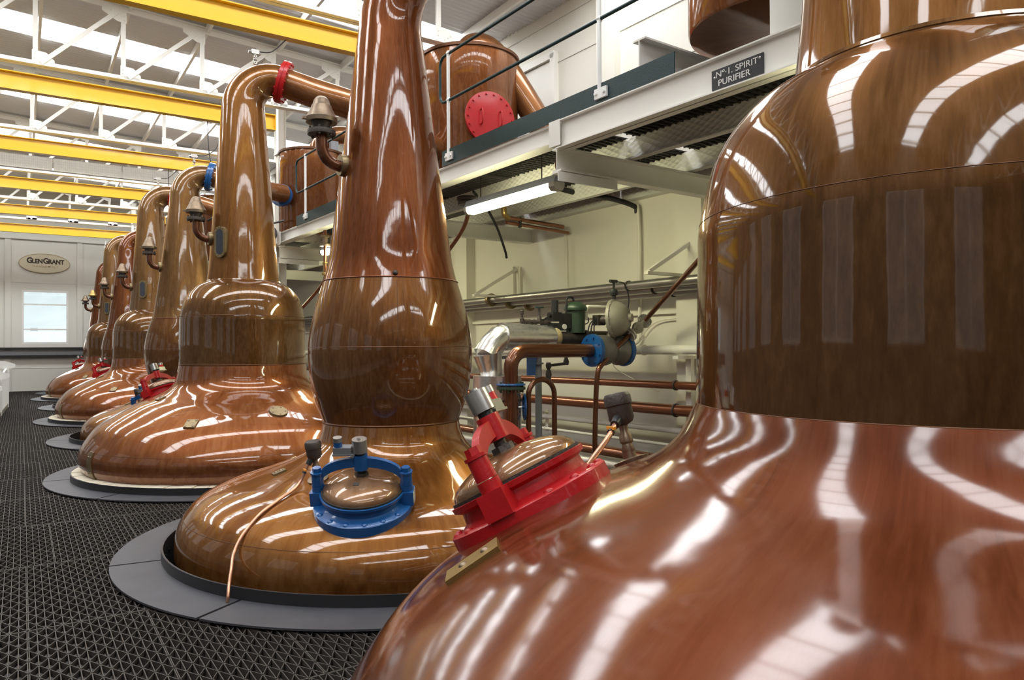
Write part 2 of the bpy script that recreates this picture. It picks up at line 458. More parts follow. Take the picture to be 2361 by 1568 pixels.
# right wall (along the gallery), lower and upper parts, pilasters
gm = lambda mb: mb.moved(lambda p: gp(p.x, p.y, p.z))
wr = MB()
wr.box((8.1, 12.5, 1.78), (0.2, 46, 4.46)); wr.box((8.15, 12.5, 6.1), (0.1, 46, 4.2))
wall_right = struct('wall_right', gm(wr), 'cream')
for y in (12.65, 6.75, 18.6, 24.6, 30.5, 0.9):
    obj('pilaster', gm(MB().box((7.9, y, 1.7), (0.2, 0.45, 4.3))), 'cream', wall_right, False)
for y in (8.55, 14.0, 19.5, 25.0, 30.5, 3.2):
    obj('pilaster', gm(MB().box((8.05, y, 6.0), (0.16, 0.42, 4.0))), 'cream', wall_right, False)
obj('ledge', gm(MB().box((7.97, 12.5, 2.09), (0.06, 44, 0.045))), 'cream', wall_right, False)
obj('ledge', gm(MB().box((7.98, 12.5, 0.72), (0.04, 44, 0.03))), 'cream', wall_right, False)
for z in (4.95, 5.75, 6.55, 7.3):
    obj('cladding_joint', gm(MB().box((8.095, 12.5, z), (0.02, 45, 0.022))), 'grey_wall', wall_right, False)
d1 = MB(); d1.box((8.06, 9.93, 5.35), (0.12, 0.12, 2.7)); d1.box((8.06, 10.95, 5.35), (0.12, 0.12, 2.7)); d1.box((8.06, 10.44, 6.68), (0.12, 1.1, 0.12))
door_1 = struct('door_1', gm(d1), 'white_steel')
obj('door_leaf', gm(MB().box((8.08, 10.44, 5.3), (0.05, 0.92, 2.6))), 'white_steel', door_1, False)
obj('door_handle', gm(MB().cyl((8.05, 10.1, 5.1), (7.99, 10.1, 5.1), 0.025)), 'steel', door_1)

# end wall with window
wx0, wx1, wz0, wz1 = 0.0, 1.57, 1.84, 3.99
we = MB(); T = 0.2; yc = END_Y + T / 2
zt = 8.6
we.box(((LEFT_X + wx0) / 2, yc, (zt - .5) / 2), (wx0 - LEFT_X, T, zt + .5)); we.box(((wx1 + 8.2) / 2, yc, (zt - .5) / 2), (8.2 - wx1, T, zt + .5))
we.box(((wx0 + wx1) / 2, yc, (wz0 - .5) / 2), (wx1 - wx0, T, wz0 + .5)); we.box(((wx0 + wx1) / 2, yc, (zt + wz1) / 2), (wx1 - wx0, T, zt - wz1))
wall_end = struct('wall_end', we, 'grey_wall')
for x in (-0.45, 1.97, 4.4, -2.9):
    obj('wall_post', MB().box((x, END_Y - 0.03, 3.0), (0.19, 0.07, 6.0)), 'grey_wall', wall_end, False)
for z in (4.28, 0.9):
    obj('wall_joint', MB().box((0.6, END_Y - 0.006, z), (14, 0.012, 0.02)), 'grey_wall', wall_end, False)
obj('wall_head_beam', MB().box((0.6, END_Y - 0.05, 6.02), (14, 0.12, 0.1)), 'white_steel', wall_end, False)
obj('door_panel', MB().box((-1.0, END_Y - 0.02, 0.75), (0.9, 0.04, 1.5)), 'grey_wall', wall_end, False)
wf = MB()
for (cx_, cz, sx, sz) in (((wx0 + wx1) / 2, wz0 + .04, wx1 - wx0, .08), ((wx0 + wx1) / 2, wz1 - .04, wx1 - wx0, .08), (wx0 + .035, (wz0 + wz1) / 2, .07, wz1 - wz0 - .16), (wx1 - .035, (wz0 + wz1) / 2, .07, wz1 - wz0 - .16)):
    wf.box((cx_, END_Y + .06, cz), (sx, .12, sz))
window_1 = struct('window_1', wf, 'white_gloss')
for z in (3.42, 2.43):
    obj('glazing_bar', MB().box(((wx0 + wx1) / 2, END_Y + .07, z), (wx1 - wx0 - .14, .06, .05)), 'white_gloss', window_1, False)
for a, b in ((wz0 + .08, 2.405), (2.455, 3.395), (3.445, wz1 - .08)):
    obj('window_pane', MB().box(((wx0 + wx1) / 2, END_Y + .08, (a + b) / 2), (wx1 - wx0 - .14, .006, b - a)), 'window_glass', window_1, False)
# black rails along the end wall
t = thing('wall_rail', (2.0, END_Y - .12, 1.3), 'pair of black rails with grey trunking along the far wall', 'rail')
for z, h in ((1.665, .10), (1.36, .10)):
    obj('rail', MB().box((1.2, END_Y - .12, z), (8.0, .10, h)), 'black', t, False)
obj('trunking', MB().box((1.2, END_Y - .07, 1.51), (8.0, .10, .20)), 'grey_plastic', t, False)

wall_left = struct('wall_left', MB().box((LEFT_X - .1, (END_Y + BACK_Y) / 2, 4.2), (.2, END_Y - BACK_Y, 9.4)), 'wall_dark')
wall_back = struct('wall_back', MB().box((0.6, BACK_Y - .1, 4.2), (15.4, .2, 9.4)), 'wall_dark')
for k, yy in enumerate((-5.4, -0.9, 3.6, 8.1, 12.6, 17.1, 21.6, 26.1, 30.6)):
    o = struct('window_%d' % (k + 2), MB().box((LEFT_X + .02, yy, 3.4), (.04, 2.3, 2.9)), 'white_gloss')
    for a in (-.55, .55):
        obj('window_pane', MB().box((LEFT_X + .045, yy + a, 3.4), (.02, 1.0, 2.7)), 'frosted_window', o, False)

# roof: corrugated sheets and translucent strips
ceiling = struct('ceiling', MB().box((0.6, (END_Y + BACK_Y) / 2, 8.75), (15.6, END_Y - BACK_Y + .4, .04)), 'roof_grey')
def corrugated(y0, y1):
    n = max(8, int((y1 - y0) / 0.0155)); mb = MB(); vs = []; fs = []
    for i in range(n + 1):
        y = y0 + (y1 - y0) * i / n; dz = 0.018 * math.sin(2 * PI * y / 0.125)
        vs += [(LEFT_X, y, roof_z(LEFT_X) + dz), (8.4, y, roof_z(8.4) + dz)]
    for i in range(n): fs.append((2 * i, 2 * i + 1, 2 * i + 3, 2 * i + 2))
    return mb.add(vs, fs)
edges = [BACK_Y - .1]
for a, b in zip(BAYS[:-1], BAYS[1:]):
    m = (a + b) / 2 + 0.05; edges += [m - .52, m + .52]
edges.append(END_Y + .1)
for i in range(0, len(edges), 2):
    obj('roof_sheet', corrugated(edges[i], edges[i + 1]), 'roof_grey', ceiling)
px = [LEFT_X + .2 + 1.333 * k for k in range(12)]
for i in range(1, len(edges) - 1, 2):
    for a, b in zip(px[:-1], px[1:]):
        a2, b2 = a + .012, b - .012
        mb = MB(); y0, y1 = edges[i], edges[i + 1]
        mb.add([(a2, y0, roof_z(a2)), (b2, y0, roof_z(b2)), (b2, y1, roof_z(b2)), (a2, y1, roof_z(a2))], [(0, 3, 2, 1)])
        obj('skylight_sheet', mb, 'skylight', ceiling, False)
for k in range(12):
    x = 0.19 + 1.333 * (k - 5)
    if x < LEFT_X + .2: continue
    obj('purlin', MB().box((x + .1, (END_Y + BACK_Y) / 2, roof_z(x) - .10), (.055, END_Y - BACK_Y, .14)), 'white_steel', ceiling, False)

# ================================================================== TRUSSES AND YELLOW BEAMS
ORD = ['nearest', 'second', 'third', 'fourth', 'fifth', 'sixth', 'seventh']
def truss(y, label):
    t = thing('roof_truss', (0.0, y, 6.4), label, 'roof truss', 'white steel roof trusses')
    zb = 6.45
    def zt_(x): return 7.83 - 0.06 * x
    def angle(a, b, wd, th=.012):       # steel angle: two leaves
        mb = MB(); a = Vector(a); b = Vector(b); d = (b - a).normalized(); n = Vector((0, 1, 0)); s = d.cross(n)
        mb.box((a + b) / 2, ((b - a).length, th, wd), (d, n, s)); mb.box((a + b) / 2 + s * (wd / 2) + n * (wd / 2), ((b - a).length, wd, th), (d, n, s))
        return mb
    for sgn in (-1, 1):
        mb = MB().box((-.6, y + sgn * .05, zb), (13.0, .075, .012)); mb.box((-.6, y + sgn * .018, zb + .04), (13.0, .012, .08))
        obj('bottom_chord', mb, 'white_steel', t, False)
    mb = MB(); a = Vector((-6.9, y, zt_(-6.9))); b = Vector((6.4, y, zt_(6.4)))
    mb.bar(a, b, .03, .10); mb.bar(a + Vector((0, 0, .055)), b + Vector((0, 0, .055)), .15, .014)
    obj('top_chord', mb, 'white_steel', t, False)
    xs = [0.19 + 1.333 * k for k in range(-5, 5)]
    for i, x in enumerate(xs):
        obj('vertical', MB().box((x, y, (zb + zt_(x)) / 2), (.075, .04, zt_(x) - zb)), 'white_steel', t, False)
        if i < len(xs) - 1:
            x2 = xs[i + 1]
            obj('diagonal', MB().bar((x + .08, y - .03, zb + .04), (x2 - .08, y - .03, zt_(x2) - .06), .014, .075, (0, 1, 0)) if False else
                MB().bar((x + .08, y - .03, zb + .05), (x2 - .1, y - .03, zt_(x2) - .08), .03, .07), 'white_steel', t, False)
        g = MB().prism([(-.05, 0), (.28, 0), (.28, .12), (.16, .24), (-.05, .26)], (x, y - .012, zb), (1, 0, 0), (0, 0, 1), .012)
        for (a_, c_) in ((-.01, .05), (-.01, .12), (-.01, .19), (.10, .07), (.16, .11), (.21, .15)):
            g.dome((x + a_, y - .024, zb + c_), (0, -1, 0), .014, .01, 8, 3)
        obj('gusset_plate', g, 'white_steel', t, False)
        zt2 = zt_(x)
        g = MB().prism([(.05, 0), (-.34, .02), (-.34, -.10), (-.10, -.24), (.05, -.26)], (x, y - .012, zt2), (1, 0, 0), (0, 0, 1), .012)
        for (a_, c_) in ((.01, -.06), (.01, -.14), (.01, -.21), (-.12, -.09), (-.2, -.07)):
            g.dome((x + a_, y - .024, zt2 + c_), (0, -1, 0), .014, .01, 8, 3)
        obj('gusset_plate', g, 'white_steel', t, False)
    return t
seen = 0
for k, y in enumerate(BAYS):
    nm = {0: 'white roof truss at the back end behind the camera', 1: 'white roof truss just behind the camera position', 2: 'white roof truss over the nearest copper still',
          3: 'white roof truss over the copper still with the blue manway', 4: 'white roof truss behind the nearest yellow beam at the top edge'}.get(k)
    if nm is None: nm = 'white riveted roof truss above the %s yellow beam counted from the camera' % ORD[k - 4]
    truss(y, nm)

def ibeam(mb, a, b, wd, h, tf=.018, tw=.012):
    a = Vector(a); b = Vector(b); up = Vector((0, 0, 1))
    mb.bar(a + up * (h / 2 - tf / 2), b + up * (h / 2 - tf / 2), wd, tf); mb.bar(a - up * (h / 2 - tf / 2), b - up * (h / 2 - tf / 2), wd, tf)
    mb.bar(a, b, tw, h - 2 * tf); return mb
for k, y in enumerate(BAYS[3:]):
    lab = 'yellow lifting beam over the blue manway still, above the frame' if k == 0 else 'yellow steel lifting beam across the hall, %s counted from the camera' % ORD[k - 1]
    t = thing('lifting_beam', (0.0, y, 5.95), lab, 'beam', 'yellow lifting beams')
    obj('girder', ibeam(MB(), (-6.9, y - .03, 6.11), (4.2, y - .03, 6.11), .15, .31), 'yellow', t, False)
    obj('end_plate', MB().box((4.206, y - .03, 6.11), (.012, .17, .31)), 'yellow', t, False)
    for x in (-5.1, -2.4):
        obj('hanger', MB().box((x, y, 6.36), (.10, .05, .19)), 'white_steel', t, False)
    if 2 <= k <= 4:
        obj('cord', MB().sweep(catmull([(2.95, y, 5.95), (2.97, y + .02, 5.5), (3.02, y, 5.15), (3.2, y, 4.95)], 6), .009, 6), 'cable', t)
    if k == 6:
        obj('cord', MB().sweep(catmull([(2.75, y, 5.95), (2.7, y, 5.5), (2.85, y, 5.0), (2.95, y, 4.8)], 6), .012, 6), 'white_gloss', t)
    if k >= 3:
        obj('cross_stub', MB().box((-.60, y + .4, 6.12), (.3, .75, .12)), 'yellow', t, False)
# long perforated white duct panel between beams
t = thing('ventilation_duct', (0, 21.4, 6.0), 'long white perforated duct panel across the roof behind the third yellow beam', 'duct')
for k in range(7):
    obj('duct_panel', MB().box((-6.2 + 1.52 * k, 21.4, 6.19), (1.50, .05, .30)), 'white_mesh', t, False)
obj('duct_flange', MB().box((-1.64, 21.4, 6.03), (10.7, .12, .02)), 'white_steel', t, False)

# steel columns at the gallery front
for y, lab in ((16.35, 'white steel column behind the red flange of the third still'), (23.6, 'white steel column behind the blue flange of the fourth still'), (32.4, 'white steel column at the far end of the gallery')):
    p = gp(5.40 if y < 20 else 4.82, y, 0)
    t = thing('column', (p.x, p.y, 0), lab, 'column', 'gallery columns')
    mb = MB()
    for dx in (-.08, .08): mb.box(p + GX * dx + GZ * 3.7, (.012, .16, 7.4), GAX)
    mb.box(p + GZ * 3.7, (.15, .012, 7.4), GAX)
    obj('shaft', mb, 'white_steel', t, False)
    obj('cap_plate', MB().box(p + GZ * 5.93, (.26, .24, .03), GAX), 'white_steel', t, False)
    obj('base_plate', MB().box(p + GZ * .02, (.3, .3, .04), GAX), 'white_steel', t, False)

# ================================================================== STILLS
SP_POT = [(1.30, -.45), (1.55, -.2), (1.689, -.026), (1.706, .083), (1.688, .208), (1.628, .318), (1.535, .409), (1.358, .495), (1.101, .576), (.834, .669), (.697, .74), (.626, .815), (.598, .879), (.575, .98)]
SP_BALL = [(.572, .985), (.634, 1.145), (.672, 1.31), (.689, 1.466), (.692, 1.611), (.675, 1.756), (.632, 1.953), (.571, 2.16)]
W_POT = [(1.6, -.35), (1.76, -.1), (1.85, .05), (1.92, .145), (1.947, .263), (1.935, .358), (1.871, .485), (1.741, .651), (1.559, .777), (1.312, .907), (1.096, .995), (.928, 1.087), (.849, 1.201), (.813, 1.388)]
W1_POT = [(1.75, -.35), (2.02, .0), (2.08, .15), (2.08, .27), (2.055, .38), (1.98, .53), (1.85, .70), (1.66, .85), (1.42, 1.0), (1.17, 1.105), (.985, 1.185), (.88, 1.275), (.813, 1.40)]
W_HEAD = [(.813, 1.388), (.809, 1.633), (.803, 1.90), (.796, 2.033), (.738, 2.263), (.62, 2.42), (.5, 2.495), (.455, 2.51)]

class Prof:
    def __init__(self, P, n=8):
        self.p = [(q.x, q.y) for q in catmull(P, n)]
    def at_r(self, rr):      # upper branch
        best = None
        for (a, za), (b, zb) in zip(self.p[:-1], self.p[1:]):
            if za < 0.12: continue
            if min(a, b) - 1e-6 <= rr <= max(a, b) + 1e-6:
                t_ = 0 if abs(b - a) < 1e-9 else (rr - a) / (b - a)
                dr, dz = b - a, zb - za; L = math.hypot(dr, dz)
                best = (za + t_ * (zb - za), dz / L, -dr / L); break
        return best           # z, normal_r, normal_z
    def frame(self, th, rr):
        z, nr, nz = self.at_r(rr); a = math.radians(th)
        rad = Vector((math.cos(a), math.sin(a), 0)); n = (rad * nr + Vector((0, 0, nz))).normalized()
        if n.z < 0 and abs(n.z) > .9: n = -n
        tan = Vector((-math.sin(a), math.cos(a), 0)); down = tan.cross(n).normalized()
        if down.z > 0: down = -down
        p = rad * rr + Vector((0, 0, z))
        return p, n, tan, down
PR = {'sp': Prof(SP_POT), 'w': Prof(W_POT), 'w1': Prof(W1_POT)}
PRH = {'ball': Prof(SP_BALL), 'head': Prof(W_HEAD)}
MESHCACHE = {}

def ring_tube(rr, z, tr, n=64, m=6):
    return MB().lathe([(rr + tr * math.cos(2 * PI * k / m), z + tr * math.sin(2 * PI * k / m)) for k in range(m)], n, close=True)

def neck_path(z0, prof, zb, Rb, drop, r_end):
    """straight tapered neck to height zb, then a swan-neck bend towards +X, ending in a gently falling arm"""
    P = []; R = []
    for (rr, z) in prof:
        P.append((0, 0, z)); R.append(rr)
    r_b = R[-1]; n = 16; total = math.radians(90 + drop)
    for i in range(1, n + 1):
        a = total * i / n
        P.append((Rb - Rb * math.cos(a), 0, zb + Rb * math.sin(a))); R.append(r_b + (r_end - r_b) * i / n)
    return P, R

def plate_on(parent, pr, th, rr, wt, wd, rivets, mat='brass_dull'):
    p, n, tan, down = pr.frame(th, rr)
    o = obj('brass_plate', MB().box(p + n * .006, (wt, wd, .016), (tan, down, n)), mat, parent, False, True)
    o['label'] = 'riveted brass plate'
    for a, b in rivets:
        obj('rivet', MB().dome(p + n * .013 + tan * a + down * b, n, .016, .010, 10, 3), 'bronze', o, True, True)

def manway(st, pr, th, rr, colr, detail):
    p, n, tan, down = pr.frame(th, rr)
    if n.z < 0: n = -n
    S = MB().lathe([(.22, -.06), (.335, -.06), (.335, .018), (.325, .026), (.285, .028), (.262, .045), (.258, .085), (.285, .098), (.288, .118), (.262, .122), (.25, .09), (.22, .06)], 48, p, n)
    ring = obj('manway_ring', S, colr, st, True, True); ring['label'] = 'red manway ring' if colr == 'red' else 'blue manway ring'
    if detail:
        me = None
        for k in range(16):
            a = 2 * PI * (k + .5) / 16; d = tan * math.cos(a) + down * math.sin(a)
            if abs(math.cos(a)) > .93: continue
            if me is None:
                o = obj('rivet', MB().dome((0, 0, 0), n, .021, .014, 10, 3), colr, ring, True, True); me = o.data
            else:
                o = bpy.data.objects.new('rivet', me); COL.objects.link(o); o.parent = ring
            o.location = p + d * .309 + n * .024
    obj('gasket', MB().lathe([(.255, .118), (.277, .12), (.277, .132), (.255, .132)], 48, p, n), 'gasket', st, True, True)
    c = MB().lathe([(.268 * math.cos(PI / 2 * i / 10), .128 + .105 * math.sin(PI / 2 * i / 10)) for i in range(10)] + [(.001, .233)], 48, p, n)
    cov = obj('manway_cover', c, 'copper_cover', st, True, True); cov['label'] = 'domed copper manway cover'
    yk = MB()
    for sg in (-1, 1):
        b = p + tan * (.30 * sg)
        yk.box(b + n * .07, (.10, .105, .10), (tan, down, n))
        yk.cyl(b + n * .10, b + n * .160, .043, .043, 20); yk.cyl(b + n * .163, b + n * .245, .041, .039, 20)
        yk.cyl(b + n * .245, b + n * .258, .045, .045, 20)
        yk.cyl(b + n * .258, b + n * .288, .032, .030, 6)
    N_ = 24; vs = []; fs = []
    for i_ in range(N_ + 1):
        q = -1 + 2 * i_ / N_
        zc = .205 + .125 * math.sqrt(max(0, 1 - (q * .97) ** 2))
        hw = .034
        for dn, dd in ((-.034, -hw / 2), (.034, -hw / 2), (.034, hw / 2), (-.034, hw / 2)):
            vs.append(p + tan * (.27 * q) + n * (zc + dn) + down * dd)
    for i_ in range(N_):
        for k in range(4): fs.append((i_ * 4 + k, i_ * 4 + (k + 1) % 4, i_ * 4 + 4 + (k + 1) % 4, i_ * 4 + 4 + k))
    yk.add(vs, fs)
    yk.cyl(p + n * .280, p + n * .385, .050, .048, 24)
    y = obj('clamp_yoke', yk, colr, st, True, True); y['label'] = 'red clamp yoke' if colr == 'red' else 'blue clamp yoke'
    obj('spindle', MB().cyl(p + n * .20, p + n * .30, .026, .026, 12).cyl(p + n * .205, p + n * .255, .05, .046, 6), 'iron', y, True, True)
    k = MB().cyl(p + n * .405, p + n * .495, .050, .050, 24); k.cyl(p + n * .495, p + n * .507, .018, .018, 12)
    obj('sensor_head', k, 'steel', y, True, True)
    obj('sensor_stem', MB().cyl(p + n * .375, p + n * .41, .033, .033, 16), 'black', y, True, True)
    q = p + n * .44 - tan * .115
    obj('limit_switch', MB().box(q - n * .02, (.12, .06, .045), (tan, down, n)).box(q - n * .048 + tan * .01, (.15, .075, .010), (tan, down, n)), 'steel' if colr == 'red' else 'grey_plastic', y, False, True)
    obj('switch_cap', MB().cyl(q + n * .002 - tan * .03, q + n * .038 - tan * .03, .029, .029, 16), 'red_cap' if colr == 'red' else 'blue', y, True, True)
    obj('switch_top', MB().cyl(q + n * .038 - tan * .03, q + n * .068 - tan * .03, .030, .030, 16), 'steel', y, True, True)
    if detail and colr == 'blue':
        obj('padlock', MB().box(p + n * .215 + down * .10 - tan * .015, (.04, .07, .02), (tan, down, (n))), 'steel', cov, False, True)

def relief_valve(st, th, z, r_neck, body_mat='bronze'):
    a = math.radians(th); rad = Vector((math.cos(a), math.sin(a), 0)); up = Vector((0, 0, 1))
    b = rad * (r_neck - .03) + up * z
    P = [b, b + rad * .07 - up * .01] + [b + rad * (.07 + .15 * math.sin(t_)) + up * (-.01 + .15 - .15 * math.cos(t_)) for t_ in [PI / 2 * k / 8 for k in range(1, 9)]]
    top = P[-1] + up * .10; P.append(top)
    pipe = obj('relief_valve_pipe', MB().sweep(P, .047, 16), 'copper_pipe_dark', st, True, True)
    obj('pipe_flange', MB().lathe([(.03, -.02), (.088, -.02), (.092, 0), (.088, .035), (.03, .035)], 24, b + rad * .035, rad), 'brass_dull', pipe, True, True)
    v = MB().lathe([(.04, 0), (.112, 0), (.115, .018), (.112, .038), (.07, .042), (.072, .06), (.085, .12), (.09, .14), (.03, .14)], 28, top - up * .015, up)
    for k in range(6):
        q = 2 * PI * k / 6; c_ = Vector((math.cos(q), math.sin(q), 0)) * .095; v.cyl(top + c_ - up * .03, top + c_ + up * .045, .011, .011, 6)
    obj('valve_body', v, 'iron', pipe, True, True)
    c = MB().lathe([(.08, .105), (.125, .10), (.128, .135), (.118, .15), (.082, .225), (.078, .24), (.072, .245), (.06, .285), (.04, .31), (.001, .322)], 32, top - up * .015, up)
    c.box(top + rad * .13 + up * .105, (.06, .03, .02), (rad, Vector((-rad.y, rad.x, 0)), up))
    o = obj('valve_cap', c, body_mat, pipe, True, True); o['label'] = 'bell-shaped valve cap'

def sight_glass(st, th, z, rr):
    a = math.radians(th); n = Vector((math.cos(a), math.sin(a), 0)); s = Vector((-n.y, n.x, 0)); up = Vector((0, 0, 1)); p = n * rr + up * z
    def oval(w_, h_, m=10):
        out = []
        for k in range(m + 1): q = PI * k / m; out.append((w_ * math.cos(q), h_ - w_ + w_ * math.sin(q)))
        for k in range(m + 1): q = PI + PI * k / m; out.append((w_ * math.cos(q), -(h_ - w_) + w_ * math.sin(q)))
        return out
    mb = MB().prism(oval(.085, .205), p - n * .06, s, up, .10)
    for k in range(12):
        q = oval(.07, .19)[int(k * 22 / 12)]
        mb.dome(p + n * .038 + s * q[0] + up * q[1], n, .009, .008, 8, 3)
    o = obj('sight_glass_frame', mb, 'brass_dull', st, True, True); o['label'] = 'oval brass sight glass frame'
    obj('glass', MB().prism(oval(.052, .165), p + n * .036, s, up, .006), 'sight_dark', o, False, True)

def instrument(st, pr, th, rr, conduit):
    p, n, tan, down = pr.frame(th, rr); up = Vector((0, 0, 1)); ax = (n * .6 + up * .4).normalized()
    b = obj('instrument_flange', MB().lathe([(.01, 0), (.075, 0), (.078, .012), (.03, .02), (.03, .045)], 20, p, n), 'bronze', st, True, True)
    obj('instrument_stem', MB().lathe([(.024, 0), (.03, .02), (.022, .05), (.03, .06), (.028, .085), (.018, .10), (.02, .14)], 16, p + n * .03, ax), 'bronze', b, True, True)
    q = p + n * .03 + ax * .13
    hd = MB().lathe([(.02, 0), (.045, .012), (.055, .03), (.055, .085), (.06, .09), (.06, .125), (.052, .14), (.02, .145), (.001, .145)], 20, q, ax)
    obj('instrument_head', hd, 'iron', b, True, True)
    d0 = (conduit[0] - (q + ax * .05)).normalized()
    obj('cable_gland', MB().cyl(q + ax * .05 + d0 * .05, q + ax * .05 + d0 * .095, .024, .02, 10), 'black', b, True, True)
    P = [q + ax * .05 + d0 * .08] + conduit
    o = obj('conduit_tube', MB().sweep(catmull(P, 8), .0115, 10), 'copper_tube_bright', st, True, True)
    e = P[0] + (P[1] - P[0]).normalized() * .07
    obj('cable_tie', MB().cyl(e, e + (P[1] - P[0]).normalized() * .012, .016, .016, 10), 'black', o, True, True)
    obj('cable_tag', MB().box(e + Vector((0, 0, .014)), (.012, .05, .012)), 'orange_tag', o, False, True)

def bend_arm(st, X0, zc, drop, r_arm, length, colr, matn, turn=0.0, end=None):
    d = Vector((math.cos(math.radians(drop)), 0, -math.sin(math.radians(drop))))
    s = Vector((X0, 0, zc))
    path = [s, s + d * .5, s + d * length]
    if end is not None:
        e = Matrix.Rotation(-turn, 3, 'Z') @ (Vector(end) - Vector(WL[st.name]))
        path = [s] + catmull([s + d * .25, s + d * (length * .5), e], 8)
    arm = obj('lyne_arm', MB().sweep(path, r_arm * .98, 32), matn, st, True, True); arm['label'] = 'sloping copper lyne arm'
    fl = MB().lathe([(r_arm * .9, -.05), (r_arm + .085, -.05), (r_arm + .088, -.004), (r_arm + .08, -.002), (r_arm + .08, .002), (r_arm + .088, .004), (r_arm + .085, .05), (r_arm * .9, .05)], 40, s, d)
    up = Vector((0, 1, 0)).cross(d).normalized()
    for k in range(14):
        a = 2 * PI * k / 14; c_ = (up * math.cos(a) + Vector((0, 1, 0)) * math.sin(a)) * (r_arm + .052)
        fl.cyl(s + c_ - d * .068, s + c_ + d * .068, .014, .013, 6)
    o = obj('arm_flange', fl, colr, st, True, True); o['label'] = 'bolted %s arm flange' % colr
    for q in (arm, o): q.rotation_euler = (0, 0, turn)

